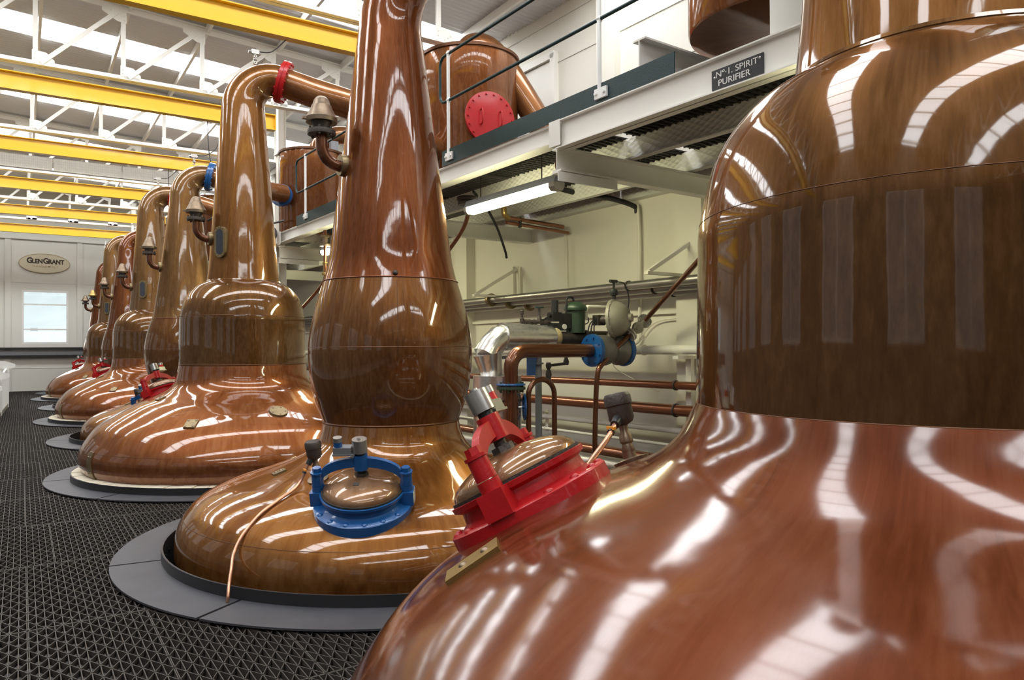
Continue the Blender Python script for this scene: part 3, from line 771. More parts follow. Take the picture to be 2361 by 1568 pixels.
NECKM = ['copper_neck_brown', 'copper_neck_red', 'copper_neck_brown', 'copper_neck_olive', 'copper_neck_olive', 'copper_neck_red', 'copper_neck_olive', 'copper_neck_red']
LABS = ['huge copper wash still in the right foreground with red clamped manway',
        'copper spirit still with round bulb and blue clamped manway facing the camera',
        'copper wash still with red arm flange and oval sight glass, third from camera',
        'copper spirit still with round bulb and blue arm flange, fourth from camera',
        'olive brown copper wash still with oval sight glass, fifth from camera',
        'reddish copper spirit still with round bulb, sixth from camera',
        'pale copper wash still, second from the far wall, red manway on top',
        'dark red copper spirit still nearest the far wall']
for i in range(8):
    wash = i % 2 == 0
    st = thing('wash_still' if wash else 'spirit_still', (ROWX[i], ROW[i], 0), LABS[i], 'still', 'copper pot stills in a row')
    key = 'w1' if i == 0 else ('w' if wash else 'sp'); pr = PR[key]
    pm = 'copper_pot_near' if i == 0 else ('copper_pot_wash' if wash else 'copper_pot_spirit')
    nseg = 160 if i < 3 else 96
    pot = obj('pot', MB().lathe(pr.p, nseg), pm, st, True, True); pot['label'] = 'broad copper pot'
    colr = 'red' if wash else 'blue'
    if wash:
        hp = PRH['head']
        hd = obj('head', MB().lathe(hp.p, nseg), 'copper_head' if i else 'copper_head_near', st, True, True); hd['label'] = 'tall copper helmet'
        obj('seam', ring_tube(.811, 1.40, .006 if i else .003, nseg), 'seam_dark', hd, True, True)
        obj('seam', ring_tube(.797, 2.03, .004 if i else .0012, nseg), 'seam_dark', hd, True, True)
        prof = [(.468, 2.50), (.452, 2.64), (.436, 2.80), (.41, 3.15), (.382, 3.52), (.362, 3.8), (.340, 4.1), (.312, 4.45), (.292, 4.72), (.280, 4.88)]
        zb, Rb, drop, re_ = 4.88, .41, 17.0, .205
        obj('collar_ring', ring_tube(.470, 2.505, .016, 64), 'copper_head', st, True, True)
    else:
        bp = PRH['ball']
        hd = obj('bulb', MB().lathe(bp.p, nseg), 'copper_bulb', st, True, True); hd['label'] = 'round copper boil bulb'
        obj('seam', ring_tube(.690, 1.61, .004, nseg), 'seam_dark', hd, True, True)
        obj('seam', ring_tube(.572, .985, .010, nseg), 'seam_dark', hd, True, True)
        prof = [(.570, 2.16), (.545, 2.25), (.522, 2.36), (.500, 2.52), (.463, 2.80), (.431, 3.03), (.395, 3.32), (.350, 3.68), (.305, 4.06), (.280, 4.28), (.262, 4.50)]
        zb, Rb, drop, re_ = 4.50, .37, 12.5, .185
        obj('seam', ring_tube(.570, 2.165, .007, 96), 'seam_red', hd, True, True)
        if i == 1:
            a = math.radians(249); rad = Vector((math.cos(a), math.sin(a), 0))
            obj('plug', MB().dome(rad * .562 + Vector((0, 0, 2.195)), rad, .022, .022, 12, 4), 'iron', hd, True, True)
    if i == 1: drop, zb, Rb = 0.5, 4.30, .72; prof[-1] = (.272, 4.30); prof[-2] = (.290, 4.17)
    P, R = neck_path(0, [(q.x, q.y) for q in catmull(prof, 4)], zb, Rb, drop, re_)
    nk = obj('neck', MB().sweep(P, R, 56), NECKM[i], st, True, True); nk['label'] = 'tapering swan neck'
    turn = math.radians(-58 if i == 1 else (-22 if wash else -18)); nk.rotation_euler = (0, 0, turn)
    zc = P[-1][2]
    ln = {0: 2.6, 1: 2.5, 2: 2.55, 3: 1.55}.get(i, 1.3)
    bend_arm(st, P[-1][0], zc, 0.5 if i == 1 else drop, re_, ln, colr, 'copper_arm', turn, {2: (5.45, 10.15, 4.62), 3: (4.40, 14.96, 4.74)}.get(i))
    # fittings
    if wash:
        if i == 0: manway(st, pr, 129, 1.45, 'red', True)
        else: manway(st, pr, 133, 1.25, 'red', False)
        sight_glass(st, 217, 3.0, .425) if i in (2,) else (sight_glass(st, 240, 3.0, .425) if i in (0, 4, 6) else None)
        relief_valve(st, 180 if i else 120, 3.07, .415, 'brass' if i == 6 else 'bronze')
        if i == 0:
            plate_on(st, pr, 149, 1.585, .115, .20, [(-.0, -.05), (.0, .035)], 'brass')
        else:
            plate_on(st, pr, 235.8, 1.61, .13, .15, [(-.045, -.055), (.045, -.055), (-.045, .055), (.045, .055)])
            plate_on(st, pr, 195, 1.11, .10, .10, [(-.03, -.02), (.03, .02)])
            p, n, tan, down = pr.frame(272, 1.438)
            o = obj('round_plate', MB().lathe([(.001, .02), (.105, .02), (.11, .012), (.11, -.01)], 28, p, n), 'brass_dull', st, True, True)
            for k in range(5):
                a = 2 * PI * k / 5 + .3
                obj('rivet', MB().dome(p + n * .019 + tan * (.08 * math.cos(a)) + down * (.08 * math.sin(a)), n, .013, .009, 10, 3), 'bronze', o, True, True)
            # riveted strap down the side of the pot
            a = math.radians(196.8); rad = Vector((math.cos(a), math.sin(a), 0)); tan = Vector((-rad.y, rad.x, 0))
            zz = [.42, .36, .30, .24, .18, .12, .06, .02]
            rs = []
            for z in zz:
                for (r0, z0), (r1, z1) in zip(pr.p[:-1], pr.p[1:]):
                    if z0 <= z <= z1: rs.append(r0 + (r1 - r0) * (z - z0) / (z1 - z0)); break
            vs = []; fs = []
            for rr, z in zip(rs, zz):
                for s_, e in ((-.055, .0), (-.055, .014), (.055, .014), (.055, .0)): vs.append(rad * (rr + e) + tan * s_ + Vector((0, 0, z)))
            for k in range(len(zz) - 1):
                for q in range(3): fs.append((k * 4 + q, k * 4 + q + 1, k * 4 + 5 + q, k * 4 + 4 + q))
            fs.append((0, 3, 2, 1))
            o = obj('riveted_strap', MB().add(vs, fs), 'brass_dull', st, True, True)
            for k in (1, 4, 6):
                for s_ in (-.03, .03):
                    obj('rivet', MB().dome(rad * (rs[k] + .013) + tan * s_ + Vector((0, 0, zz[k])), rad, .013, .010, 8, 3), 'bronze', o, True, True)
    else:
        manway(st, pr, 237, 1.275, 'blue', i == 1)
        relief_valve(st, 180, 3.12, .42, 'bronze')
        plate_on(st, pr, 179.8, .96, .08, .10, [(0, -.02), (0, .02)])
        cv = []
        for th_, rr in ((208, 1.10), (207.8, 1.30), (207.8, 1.45), (208, 1.60)):
            p, n, tan, down = pr.frame(th_, rr); cv.append(p + n * .013)
        cv[0] = cv[0] + Vector((0, 0, .02))
        for th_, rr, z in ((208.6, 1.70, .265), (210.5, 1.775, .18), (212.5, 1.855, .11), (213.2, 1.885, .06), (213.2, 1.89, .026)):
            a = math.radians(th_); cv.append(Vector((rr * math.cos(a), rr * math.sin(a), z)))
        instrument(st, pr, 211, .95, cv)
    if i == 0:
        q = pr.frame(119, 1.20)[0] + Vector((0, 0, .13)); q2 = pr.frame(127, 1.24)[0] + Vector((0, 0, .05))
        instrument(st, pr, 110, 1.17, [q, q2])
    # vertical seams on the bulb and belts on the pot
    if i < 4:
        src = PRH['head'].p if wash else PRH['ball'].p
        lo, hi = (1.41, 2.02) if wash else (1.61, 2.15)
        for th_ in ((250, 200) if not wash else (236,)):
            a = math.radians(th_); pts = [(math.cos(a) * (rr + .0005), math.sin(a) * (rr + .0005), z) for rr, z in src if lo <= z <= hi]
            obj('seam', MB().sweep(pts, .003, 5), 'seam_dark', hd, True, True)
        for zz_ in ((.30,) if not wash else (.40,)):
            for (r0, z0), (r1, z1) in zip(pr.p[:-1], pr.p[1:]):
                if z0 <= zz_ <= z1:
                    obj('seam', ring_tube(r0 + (r1 - r0) * (zz_ - z0) / (z1 - z0) - .001, zz_, .003, nseg), 'seam_dark', pot, True, True); break

# ------------------------------------------------------------------ collars in the floor round the stills
SHORT = ['nearest copper still in the right foreground', 'still with the blue clamped manway', 'still with the red arm flange', 'fourth copper still from the camera',
         'fifth copper still from the camera', 'sixth copper still from the camera', 'seventh copper still from the camera', 'still nearest the far wall']
for i in range(8):
    cx_, cy_ = COLLAR[i]; Ri, Ro = CURB_R[i], PLATE_R[i]
    t = thing('floor_collar', (cx_, cy_, 0), 'grey chequer plate collar with black curb round the ' + SHORT[i], 'floor collar', 'floor collars round the stills')
    n = 9; off = 172.5 if i % 2 else 176.3
    for k in range(n):
        a0 = math.radians(off + 40 * k + .35); a1 = math.radians(off + 40 * (k + 1) - .35); m = 14
        top = []
        for j in range(m + 1):
            a = a0 + (a1 - a0) * j / m; top.append((a,))
        vs = []; fs = []
        for (a,) in top:
            for rr, z in ((Ri - .01, .012), (Ri - .01, .024), (Ro, .024), (Ro, .012)): vs.append((rr * math.cos(a), rr * math.sin(a), z))
        for j in range(m):
            for q in range(4): fs.append((j * 4 + q, j * 4 + 4 + q, j * 4 + 4 + (q + 1) % 4, j * 4 + (q + 1) % 4))
        fs += [(0, 1, 2, 3), (m * 4 + 3, m * 4 + 2, m * 4 + 1, m * 4)]
        obj('chequer_plate', MB().add(vs, fs), 'chequer_plate', t, False, True)
    obj('curb', MB().lathe([(Ri, -.42), (Ri, .100), (Ri - .014, .100), (Ri - .014, -.42)], 96, close=True), 'black', t, True, True)
    if i % 2 == 0:
        # ring of pale bricks between pot and curb
        nb = 84 if i else 90; rin = 1.84 if i else 1.99; m = None
        w_ = 2 * PI * (Ri + rin) / 2 / nb
        mb = MB().box((0, 0, 0), (Ri - .016 - rin, w_ * .95, .07))
        for k in range(nb):
            a = 2 * PI * (k + .5) / nb
            if m is None:
                o = obj('brick', mb, 'brick', t, False, True); m = o.data
            else:
                o = bpy.data.objects.new('brick', m); COL.objects.link(o); o.parent = t
            rm = (Ri - .016 + rin) / 2
            o.location = (rm * math.cos(a), rm * math.sin(a), .064 + random.uniform(-.005, .005)); o.rotation_euler = (0, 0, a + random.uniform(-.02, .02))
        obj('mortar_bed', MB().lathe([(Ri - .016, -.1), (Ri - .016, .085), (rin, .085), (rin - .02, -.1)], 72), 'brick', t, True, True)

# ================================================================== GALLERY
g0 = gp(6.5, 8, 3.7)
t = thing('gallery', tuple(g0), 'cream steel gallery platform carrying the purifier tanks along the right wall', 'gallery')
def chan(mb, y0, y1, x, z0, z1, wd=.09, th=.012):       # channel: web facing the hall
    mb.box(gp(x, (y0 + y1) / 2, (z0 + z1) / 2), (th, y1 - y0, z1 - z0), GAX)
    for z in (z0 + th / 2, z1 - th / 2):
        mb.box(gp(x, (y0 + y1) / 2, z), (wd * 2 if z < (z0 + z1) / 2 else wd * 1.2, y1 - y0, th), GAX)
    return mb
obj('front_beam', chan(MB(), 6.06, 34, 5.02, 3.775, 4.0), 'white_steel', t, False)
obj('front_beam', chan(MB(), -4, 6.02, 4.98, 3.69, 4.0), 'white_steel', t, False)
for y in (1.5, 6.05, 10.55, 15.05, 19.55, 24.05, 28.5):
    mb = ibeam(MB(), gp(4.93, y, 3.585), gp(8.0, y, 3.585), .14, .25)
    o = obj('cross_beam', mb, 'white_steel', t, False)
    obj('beam_stub', MB().box(gp(4.93, y + .03, 3.87), (.012, .18, .27), GAX).box(gp(5.0, y + .11, 3.87), (.15, .012, .27), GAX), 'white_steel', o, False)
    obj('bracket', MB().bar(gp(4.90, y - .01, 3.44), gp(5.75, y - .01, 3.44), .10, .014).bar(gp(4.90, y - .06, 3.40), gp(5.75, y - .06, 3.40), .012, .10), 'white_steel', o, False)
for x in (6.0, 7.0):
    obj('stringer', MB().box(gp(x, 12, 3.86), (.02, 40, .24), GAX).box(gp(x, 12, 3.735), (.10, 40, .014), GAX), 'white_mesh', t, False)
obj('wall_ledger', MB().box(gp(7.93, 12, 3.90), (.14, 42, .20), GAX).box(gp(7.86, 12, 3.80), (.10, 42, .014), GAX), 'white_mesh', t, False)
for k, (y0, y1) in enumerate(((-4, 1.4), (1.5, 5.95), (6.1, 8.1), (8.12, 10.45), (10.6, 14.9), (15.1, 19.4), (19.6, 24), (24.1, 28.4), (28.6, 34))):
    # expanded metal deck: dark sheets with diamond strands below
    mb = MB().box(gp(6.5, (y0 + y1) / 2, 3.995), (3.0, y1 - y0, .012), GAX)
    nst = int((y1 - y0) / .09)
    if y1 < 12:
        for j in range(nst):
            ya = y0 + .05 + .09 * j
            mb.bar(gp(5.06, ya, 3.98), gp(7.9, ya + (.0 if j % 2 else .0), 3.98), .018, .03)
        for j in range(30):
            x = 5.1 + j * .095
            mb.bar(gp(x, y0, 3.985), gp(x, y1, 3.985), .012, .02)
    obj('deck_sheet', mb, 'deck_dark', t, False)
obj('patch_plate', MB().box(gp(5.55, 9.2, 3.972), (.9, 1.6, .006), GAX), 'iron', t, False)
tb = MB().box(gp(4.955, 6.45, 4.105), (.014, 4.05, .20), GAX)
o = tag(obj('toe_board', tb, 'green_dark', None, False), 'dark green toe board along the gallery beam right of the red cover', 'toe board')
o = tag(obj('toe_board', MB().box(gp(4.955, 12.2, 4.085), (.014, 3.8, .19), GAX), 'green_dark', None, False), 'dark green toe board in front of the tank with blue flange', 'toe board')

def guard_rail(y0, y1, posts, zt_, zm, label, loop=True):
    p = gp(4.95, (y0 + y1) / 2, 4.0)
    t = thing('guard_rail', tuple(p), label, 'railing', 'gallery guard rails')
    R = .019; y_e = y1 + .12; rr = .12
    P = [gp(4.95, y0, zt_), gp(4.95, y1 - .02, zt_)]
    if loop:
        for k in range(1, 7): a = PI / 2 * k / 6; P.append(gp(4.95, y1 + rr * math.sin(a), zt_ - rr + rr * math.cos(a)))
        P.append(gp(4.95, y_e, zm + rr))
        for k in range(1, 7): a = PI / 2 * k / 6; P.append(gp(4.95, y1 + rr * math.cos(a), zm + rr - rr * math.sin(a)))
        P += [gp(4.95, y1 - .02, zm), gp(4.95, y0, zm)]
        obj('rail', MB().sweep(P, R, 12), 'green_dark', t)
    else:
        obj('rail', MB().cyl(gp(4.95, y0, zt_), gp(4.95, y1, zt_), R), 'green_dark', t); obj('rail', MB().cyl(gp(4.95, y0, zm), gp(4.95, y1, zm), R), 'green_dark', t)
    for y in posts:
        mb = MB().cyl(gp(4.945, y, 4.12), gp(4.945, y, zt_), .022, .022, 12)
        for z in (zt_, zm): mb.lathe([(.001, -.036), (.022, -.03), (.036, 0), (.022, .03), (.001, .036)], 12, gp(4.95, y, z))
        o = obj('post', mb, 'white_gloss', t)
        b = MB().box(gp(4.935, y - .03, 4.10), (.025, .17, .10), GAX)
        for dy in (-.085, .03): b.cyl(gp(4.925, y + dy, 4.10), gp(4.905, y + dy, 4.10), .016, .016, 8)
        obj('post_foot', b, 'white_gloss', o, False)
guard_rail(-4, 8.40, (8.30, 5.39, 2.4, -.6), 5.46, 4.845, 'dark green gallery guard rail with white posts in front of the red tank cover')
guard_rail(10.3, 13.98, (13.58, 11.0), 5.26, 4.62, 'dark green guard rail with white post before the tank with blue flange')
guard_rail(15.9, 30.0, (17.0, 20.5, 24, 27.5), 5.1, 4.6, 'dark green guard rail at the far end of the gallery', False)

# sign on the gallery beam
sc_ = gp(4.962, 3.77, 3.818)
t = thing('sign', tuple(sc_), 'black name plate with white lettering NO 1 SPIRIT PURIFIER on the gallery beam', 'sign')
obj('plate', MB().box(sc_, (.014, .50, .165), GAX), 'sign_black', t, False)
XS = -GY; nrm = -GX
text_mesh('lettering', 'N\u00ba\u00b71. SPIRIT', .073, 'sign_white', t, sc_ - GX * .0075 + GZ * .034 + GY * .0, XS, GZ, .003, sx=1.12)
text_mesh('lettering', 'PURIFIER', .073, 'sign_white', t, sc_ - GX * .0075 - GZ * .038 + GY * .025, XS, GZ, .003, sx=1.12)
for dy in (-.22, .22):
    obj('screw', MB().dome(sc_ - GX * .007 + GY * dy + GZ * (.05 if dy < 0 else .02), -GX, .011, .006, 8, 3), 'steel', t)

# ------------------------------------------------------------------ purifier tanks on the gallery
def tank(c, R, z0, z1, label, mat='copper_tank'):
    p = gp(c[0], c[1], z0)
    t = thing('purifier_tank', tuple(p), label, 'tank', 'copper purifier tanks on the gallery')
    sh = MB().lathe([(.001, z0), (R * .98, z0), (R, z0 + .03), (R, z0 + (z1 - z0) * .78), (R + .004, z0 + (z1 - z0) * .785), (R + .004, z1)], 72, (p.x, p.y, 0))
    obj('shell', sh, mat, t)
    obj('rim', MB().lathe([(R - .04, z1 - .02), (R + .03, z1 - .02), (R + .032, z1 + .025), (R - .04, z1 + .025)], 72, (p.x, p.y, 0), close=True), 'seam_dark', t)
    obj('lid', MB().lathe([(R, z1 + .01), (R * .5, z1 + .05), (.001, z1 + .06)], 48, (p.x, p.y, 0)), mat, t)
    return t, Vector((p.x, p.y, 0))
t, pc = tank((6.4, 10.07), .78, 4.02, 6.22, 'copper purifier tank with round red cover plate behind the guard rail')
side = Vector((.83, -.55, 0))
ob = obj('outlet_pipe', MB().sweep(catmull([pc + side * a_ + Vector((0, 0, z_)) for a_, z_ in ((-.06, 6.1), (-.05, 6.32), (.06, 6.47), (.28, 6.44), (.52, 6.20), (.80, 5.78), (1.12, 5.25), (1.5, 4.6), (1.75, 4.15))], 6), .215, 28), 'copper_arm', t)
ob['label'] = 'thick copper outlet pipe bending over the tank'
vd = Vector((-pc.x, -pc.y, 0)).normalized(); sd = Vector((-vd.y, vd.x, 0))     # towards the hall
cn = (vd * math.cos(math.radians(30)) + sd * math.sin(math.radians(30))).normalized()
cn = (vd * .87 + sd * .5).normalized()
if (cn.x < (vd * .87 - sd * .5).x): cn = (vd * .87 - sd * .5).normalized()
cn = (cn * .75 + vd * .25).normalized()
cc = pc + cn * .80 + Vector((0, 0, 5.09)); cs = Vector((-cn.y, cn.x, 0)); up = Vector((0, 0, 1))
cv = MB().lathe([(.3, -.12), (.30, -.02), (.405, -.02), (.41, 0), (.405, .022), (.001, .022)], 48, cc, cn)
co = obj('cover_plate', cv, 'red', t); co['label'] = 'round red bolted cover plate'
bm = None
for k in range(18):
    a = 2 * PI * k / 18
    obj('bolt', MB().cyl(cc + (cs * math.cos(a) + up * math.sin(a)) * .365 + cn * .015, cc + (cs * math.cos(a) + up * math.sin(a)) * .365 + cn * .045, .016, .016, 6), 'red', co)
for sg in (-1, 1):
    b = cc + cs * (.16 * sg) + cn * .02
    h = [b + up * .11, b + up * .11 + cn * .06, b + up * .09 + cn * .075, b - up * .09 + cn * .075, b - up * .11 + cn * .06, b - up * .11]
    obj('handle', MB().sweep(h, .012, 8), 'red', co)
fl = pc + Vector((.60, -.36, 6.30))
obj('rear_flange', MB().lathe([(.1, -.03), (.16, -.03), (.16, .03), (.1, .03)], 28, pc + side * .78 + Vector((.12, .2, 5.98)), (-.4, -.7, .3)), 'red', t)

t, pc = tank((5.7, 15.25), .66, 3.95, 5.72, 'copper purifier tank with blue flange on its side, behind the green toe board')
obj('outlet_pipe', MB().sweep(catmull([pc + Vector((.1, -.1, 5.7)), pc + Vector((.15, -.12, 5.95)), pc + Vector((.45, -.3, 6.15)), pc + Vector((.9, -.5, 6.05)), pc + Vector((1.4, -.7, 5.5)), pc + Vector((1.9, -.9, 4.4))], 6), .19, 24), 'copper_arm', t)
a0 = Vector((4.30, 14.95, 4.74)); a1 = Vector((pc.x - .5, pc.y - .1, 4.68))
obj('inlet_stub', MB().cyl(a0, a1, .15, .15, 24), 'copper_arm', t)
dd = (a1 - a0).normalized(); mid = a0 + dd * .15
obj('inlet_flange', MB().lathe([(.1, -.04), (.225, -.04), (.23, 0), (.225, .04), (.1, .04)], 32, mid, dd), 'blue', t)
obj('lid_box', MB().box(pc + Vector((.3, -.5, 5.85)), (.16, .12, .2)), 'grey_plastic', t, False)
tank((5.35, 21.6), .66, 4.0, 5.78, 'copper purifier tank seen between the necks of the third and fourth stills')
tank((5.6, 27.0), .66, 4.0, 5.78, 'copper purifier tank at the far end of the gallery')
t, pc = tank((6.1, 4.2), .80, 4.58, 6.6, 'copper purifier tank above the black name plate')
for y in (3.55, 5.0):
    obj('support_beam', ibeam(MB(), gp(5.1, y, 4.28), gp(7.9, y, 4.28), .16, .54), 'white_steel', t, False)
pp = tag(obj('gallery_post', MB().box(gp(5.5, 3.12, 5.3), (.16, .012, 2.6), GAX).box(gp(5.42, 3.12, 5.3), (.012, .16, 2.6), GAX).box(gp(5.58, 3.12, 5.3), (.012, .16, 2.6), GAX), 'white_steel', None, False), 'cream steel post beside the tank above the name plate', 'post')

# ------------------------------------------------------------------ fluorescent lamp below the gallery
def extr(poly, a, b):
    mb = MB(); n = len(poly); vs = [Vector(a) + GX * x + GZ * z for x, z in poly] + [Vector(b) + GX * x + GZ * z for x, z in poly]
    return mb.add(vs, [tuple(range(n)), tuple(range(2 * n - 1, n - 1, -1))] + [(i, n + i, n + (i + 1) % n, (i + 1) % n) for i in range(n)])
def strip_lamp(y, label):
    la, lb = gp(5.3, y, 3.45), gp(5.3, y - 1.92, 3.45); ld = (lb - la).normalized()
    t = thing('strip_lamp', tuple((la + lb) / 2), label, 'lamp', 'strip lamps below the gallery')
    obj('housing', extr([(-.08, .02), (-.04, .11), (.04, .11), (.08, .02)], la, lb), 'grey_plastic', t, False)
    obj('diffuser', extr([(-.078, .018), (-.075, -.03), (-.05, -.065), (.05, -.065), (.075, -.03), (.078, .018)], la + ld * .06, lb - ld * .10), 'tube_light', t)
    for q, L_ in ((la, .06), (lb, -.10)):
        obj('end_cap', extr([(-.082, .02), (-.078, -.03), (-.05, -.068), (.05, -.068), (.078, -.03), (.082, .02)], q, q + ld * L_), 'grey_valve', t, False)
    for s_ in (.3, 1.6):
        obj('hanger', MB().cyl(la + ld * s_ + GZ * .1, la + ld * s_ + GZ * .52, .008, .008, 6), 'iron', t)
    k = lb + GZ * .10
    obj('supply_cable', MB().sweep(catmull([k, k + GY * .06 + GZ * .12, k + GY * .02 + GZ * .26, k - GY * .10 + GZ * .30, k - GY * .17 + GZ * .2, k - GY * .08 + GZ * .04, k - GY * .25 + GX * .2 + GZ * .06, k - GY * .3 + GX * .6 + GZ * .12], 6), .009, 8), 'copper_pipe_dark', t)
strip_lamp(8.38, 'glowing strip lamp with cable loop hanging below the gallery, nearest in view')
strip_lamp(13.6, 'glowing strip lamp under the gallery seen between the second and third stills')
strip_lamp(3.3, 'glowing strip lamp under the gallery hidden behind the nearest still')
strip_lamp(18.8, 'glowing strip lamp under the far part of the gallery')

# ================================================================== PIPES ALONG THE RIGHT WALL
def run(name, x, y0, y1, z0, z1, rad, mat, label, cat='pipe', group=None, fl=(), clips=()):
    p = gp(x, (y0 + y1) / 2, (z0 + z1) / 2)
    t = thing(name, tuple(p), label, cat, group)
    zz = lambda y: z0 + (z1 - z0) * (y - y0) / (y1 - y0)
    obj('tube', MB().cyl(gp(x, y0, z0), gp(x, y1, z1), rad, rad, 20), mat, t)
    for y in fl:
        obj('flange', MB().lathe([(rad * .8, -.03), (rad + .055, -.03), (rad + .058, 0), (rad + .055, .03), (rad * .8, .03)], 24, gp(x, y, zz(y)), GY), 'brass_dull', t)
    for y in clips:
        c = MB().lathe([(rad + .001, -.012), (rad + .014, -.012), (rad + .014, .012), (rad + .001, .012)], 20, gp(x, y, zz(y)), GY)
        obj('pipe_clip', c, 'iron' if 'copper' in mat or 'steel' in mat else 'cream', t)
    return t
fall = lambda y: .0  # runs are level
run('steel_pipe', 7.46, 1, 24, 2.475, 2.44, .062, 'steel_pipe', 'front grey steel pipe of the three at head height along the wall', 'pipe', 'grey steel pipes', (11.05,), (7.55, 12.5))
run('steel_pipe', 7.62, 1, 24, 2.415, 2.38, .06, 'steel_pipe', 'middle grey steel pipe of the three at head height along the wall', 'pipe', 'grey steel pipes', (10.66,), (7.2, 12.3))
run('steel_pipe', 7.78, 1, 24, 2.36, 2.33, .055, 'steel_pipe', 'rear grey steel pipe of the three at head height nearest the wall', 'pipe', 'grey steel pipes', (10.32,), (7.0,))
run('painted_pipe', 7.5, 1, 24, 1.585, 1.47, .062, 'cream', 'cream painted pipe at eye level along the right wall', 'pipe', None, (), (7.3,))
run('copper_main', 7.5, 1, 24, 1.10, 1.03, .055, 'copper_pipe', 'upper copper main along the right wall, highest of three', 'pipe', 'copper mains on the right wall', (), (6.72,))
run('copper_main', 7.5, 1, 24, .77, .69, .078, 'copper_pipe', 'thick middle copper main along the right wall behind the U-shaped tube', 'pipe', 'copper mains on the right wall', (), (6.72,))
run('copper_main', 7.4, 1, 24, .09, .03, .085, 'copper_pipe', 'lowest copper main along the right wall near the floor', 'pipe', 'copper mains on the right wall')
run('painted_pipe', 7.72, 1, 24, .46, .40, .042, 'cream', 'thicker of two low cream painted pipes on the right wall', 'pipe', None, (), (9.9, 6.5))
run('painted_pipe', 7.78, 1, 24, .235, .20, .022, 'cream', 'thin low cream painted pipe on the right wall', 'pipe', None, (), (9.9,))
run('lagged_pipe', 6.9, 1, 22, -.02, -.02, .13, 'steel_pipe', 'grey lagged pipe lying near the floor behind the stills', 'pipe')
# brackets
def wall_bracket(y, zb, zt_, reach, label, flip=False):
    p = gp(7.9, y, zb); t = thing('wall_bracket', tuple(p), label, 'bracket', 'cream wall brackets')
    obj('upright', MB().box(gp(7.93, y, (zb + zt_) / 2), (.012, .09, zt_ - zb + .06), GAX).box(gp(7.90, y + .04, (zb + zt_) / 2), (.06, .012, zt_ - zb + .06), GAX), 'cream', t, False)
    obj('arm', MB().box(gp(7.93 - reach / 2, y, zb), (reach, .07, .04), GAX), 'cream', t, False)
    obj('brace', MB().bar(gp(7.93 - reach + .05, y, zb + .02), gp(7.92, y, zt_ - .02), .05, .05), 'cream', t, False)
wall_bracket(10.9, 2.52, 3.05, .95, 'cream triangular wall bracket above the three flanged grey pipes')
wall_bracket(6.75, 2.56, 3.08, .95, 'cream triangular wall bracket beside the nearest copper still')
for y, lab in ((6.65, 'cream bracket post carrying copper mains beside the nearest still'), (13.4, 'cream bracket post carrying copper mains behind the bulb still')):
    p = gp(7.8, y, 0); t = thing('pipe_support', tuple(p), lab, 'bracket', 'cream pipe supports')
    obj('upright', MB().box(gp(7.70, y, .72), (.07, .09, 1.45), GAX), 'cream', t, False)
    obj('arm', MB().box(gp(7.62, y, 1.455), (.42, .10, .045), GAX), 'cream', t, False)
    obj('brace', MB().bar(gp(7.7, y, 1.0), gp(7.95, y, 1.42), .04, .03), 'cream', t, False)
p = gp(7.75, 9.9, .3)
t = thing('pipe_support', tuple(p), 'small cream hanger plate on the two low cream pipes', 'bracket', 'cream pipe supports')
obj('hanger_plate', MB().box(gp(7.82, 9.9, .36), (.012, .07, .36), GAX), 'cream', t, False)
obj('hanger_ring', MB().lathe([(.05, -.01), (.075, -.01), (.075, .01), (.05, .01)], 20, gp(7.72, 9.9, .44), GY, close=True), 'cream', t)
# vertical services
def tube_thing(name, pts, rad, mat, label, cat='pipe', n=10, smoothn=6):
    o = obj(name, MB().sweep(catmull(pts, smoothn) if smoothn else pts, rad, n), mat)
    return tag(o, label, cat)
tube_thing('conduit', [gp(7.93, 7.83, 3.72), gp(7.93, 7.8, 3.3), gp(7.93, 7.8, 1.9), gp(7.93, 7.8, 1.72), gp(7.9, 7.95, 1.63), gp(7.86, 8.3, 1.62)], .028, 'cream', 'cream conduit running down the right wall under the black cable bundle', 'conduit')
tube_thing('cable_bundle', [gp(6.6, 8.25, 3.92), gp(7.0, 8.2, 3.86), gp(7.5, 8.0, 3.80), gp(7.88, 7.86, 3.70), gp(7.93, 7.84, 3.6)], .038, 'cable', 'black cable bundle dropping from the gallery onto the wall conduit', 'cable')
tube_thing('vent_pipe', [gp(7.92, 9.5, 3.55), gp(7.92, 9.48, 3.0), gp(7.92, 9.46, 2.3), gp(7.9, 9.44, 1.5)], .026, 'cream', 'cream vertical pipe on the wall below the brass elbow', 'pipe', 10, 0)
p = gp(7.0, 9.6, 3.6)
t = thing('copper_branch', tuple(p), 'pair of copper tubes with brass elbow below the strip lamp', 'pipe')
obj('elbow', MB().sweep(catmull([gp(6.35, 9.05, 3.93), gp(6.35, 9.05, 3.72), gp(6.36, 9.05, 3.60), gp(6.45, 9.07, 3.55)], 6), .042, 14), 'brass', t)
obj('tube', MB().cyl(gp(6.4, 9.06, 3.56), gp(7.75, 9.35, 3.58), .032), 'copper_pipe', t); obj('tube', MB().cyl(gp(6.42, 9.08, 3.49), gp(7.9, 9.4, 3.50), .028), 'copper_pipe', t)
obj('clip', MB().box(gp(6.7, 9.12, 3.52), (.03, .05, .16), GAX), 'iron', t, False)
tube_thing('hanging_cable', [gp(5.9, 9.2, 3.92), gp(6.2, 9.3, 3.72), gp(6.6, 9.6, 3.50), gp(7.0, 9.95, 3.2), gp(7.1, 10.05, 3.1)], .02, 'cable', 'black cable hanging under the gallery left of the brass elbow', 'cable')
p = gp(5.4, 8.9, 3.7)
t = thing('drain_fitting', tuple(p), 'bronze drain fitting with copper tube under the gallery beside the bulb still', 'valve')
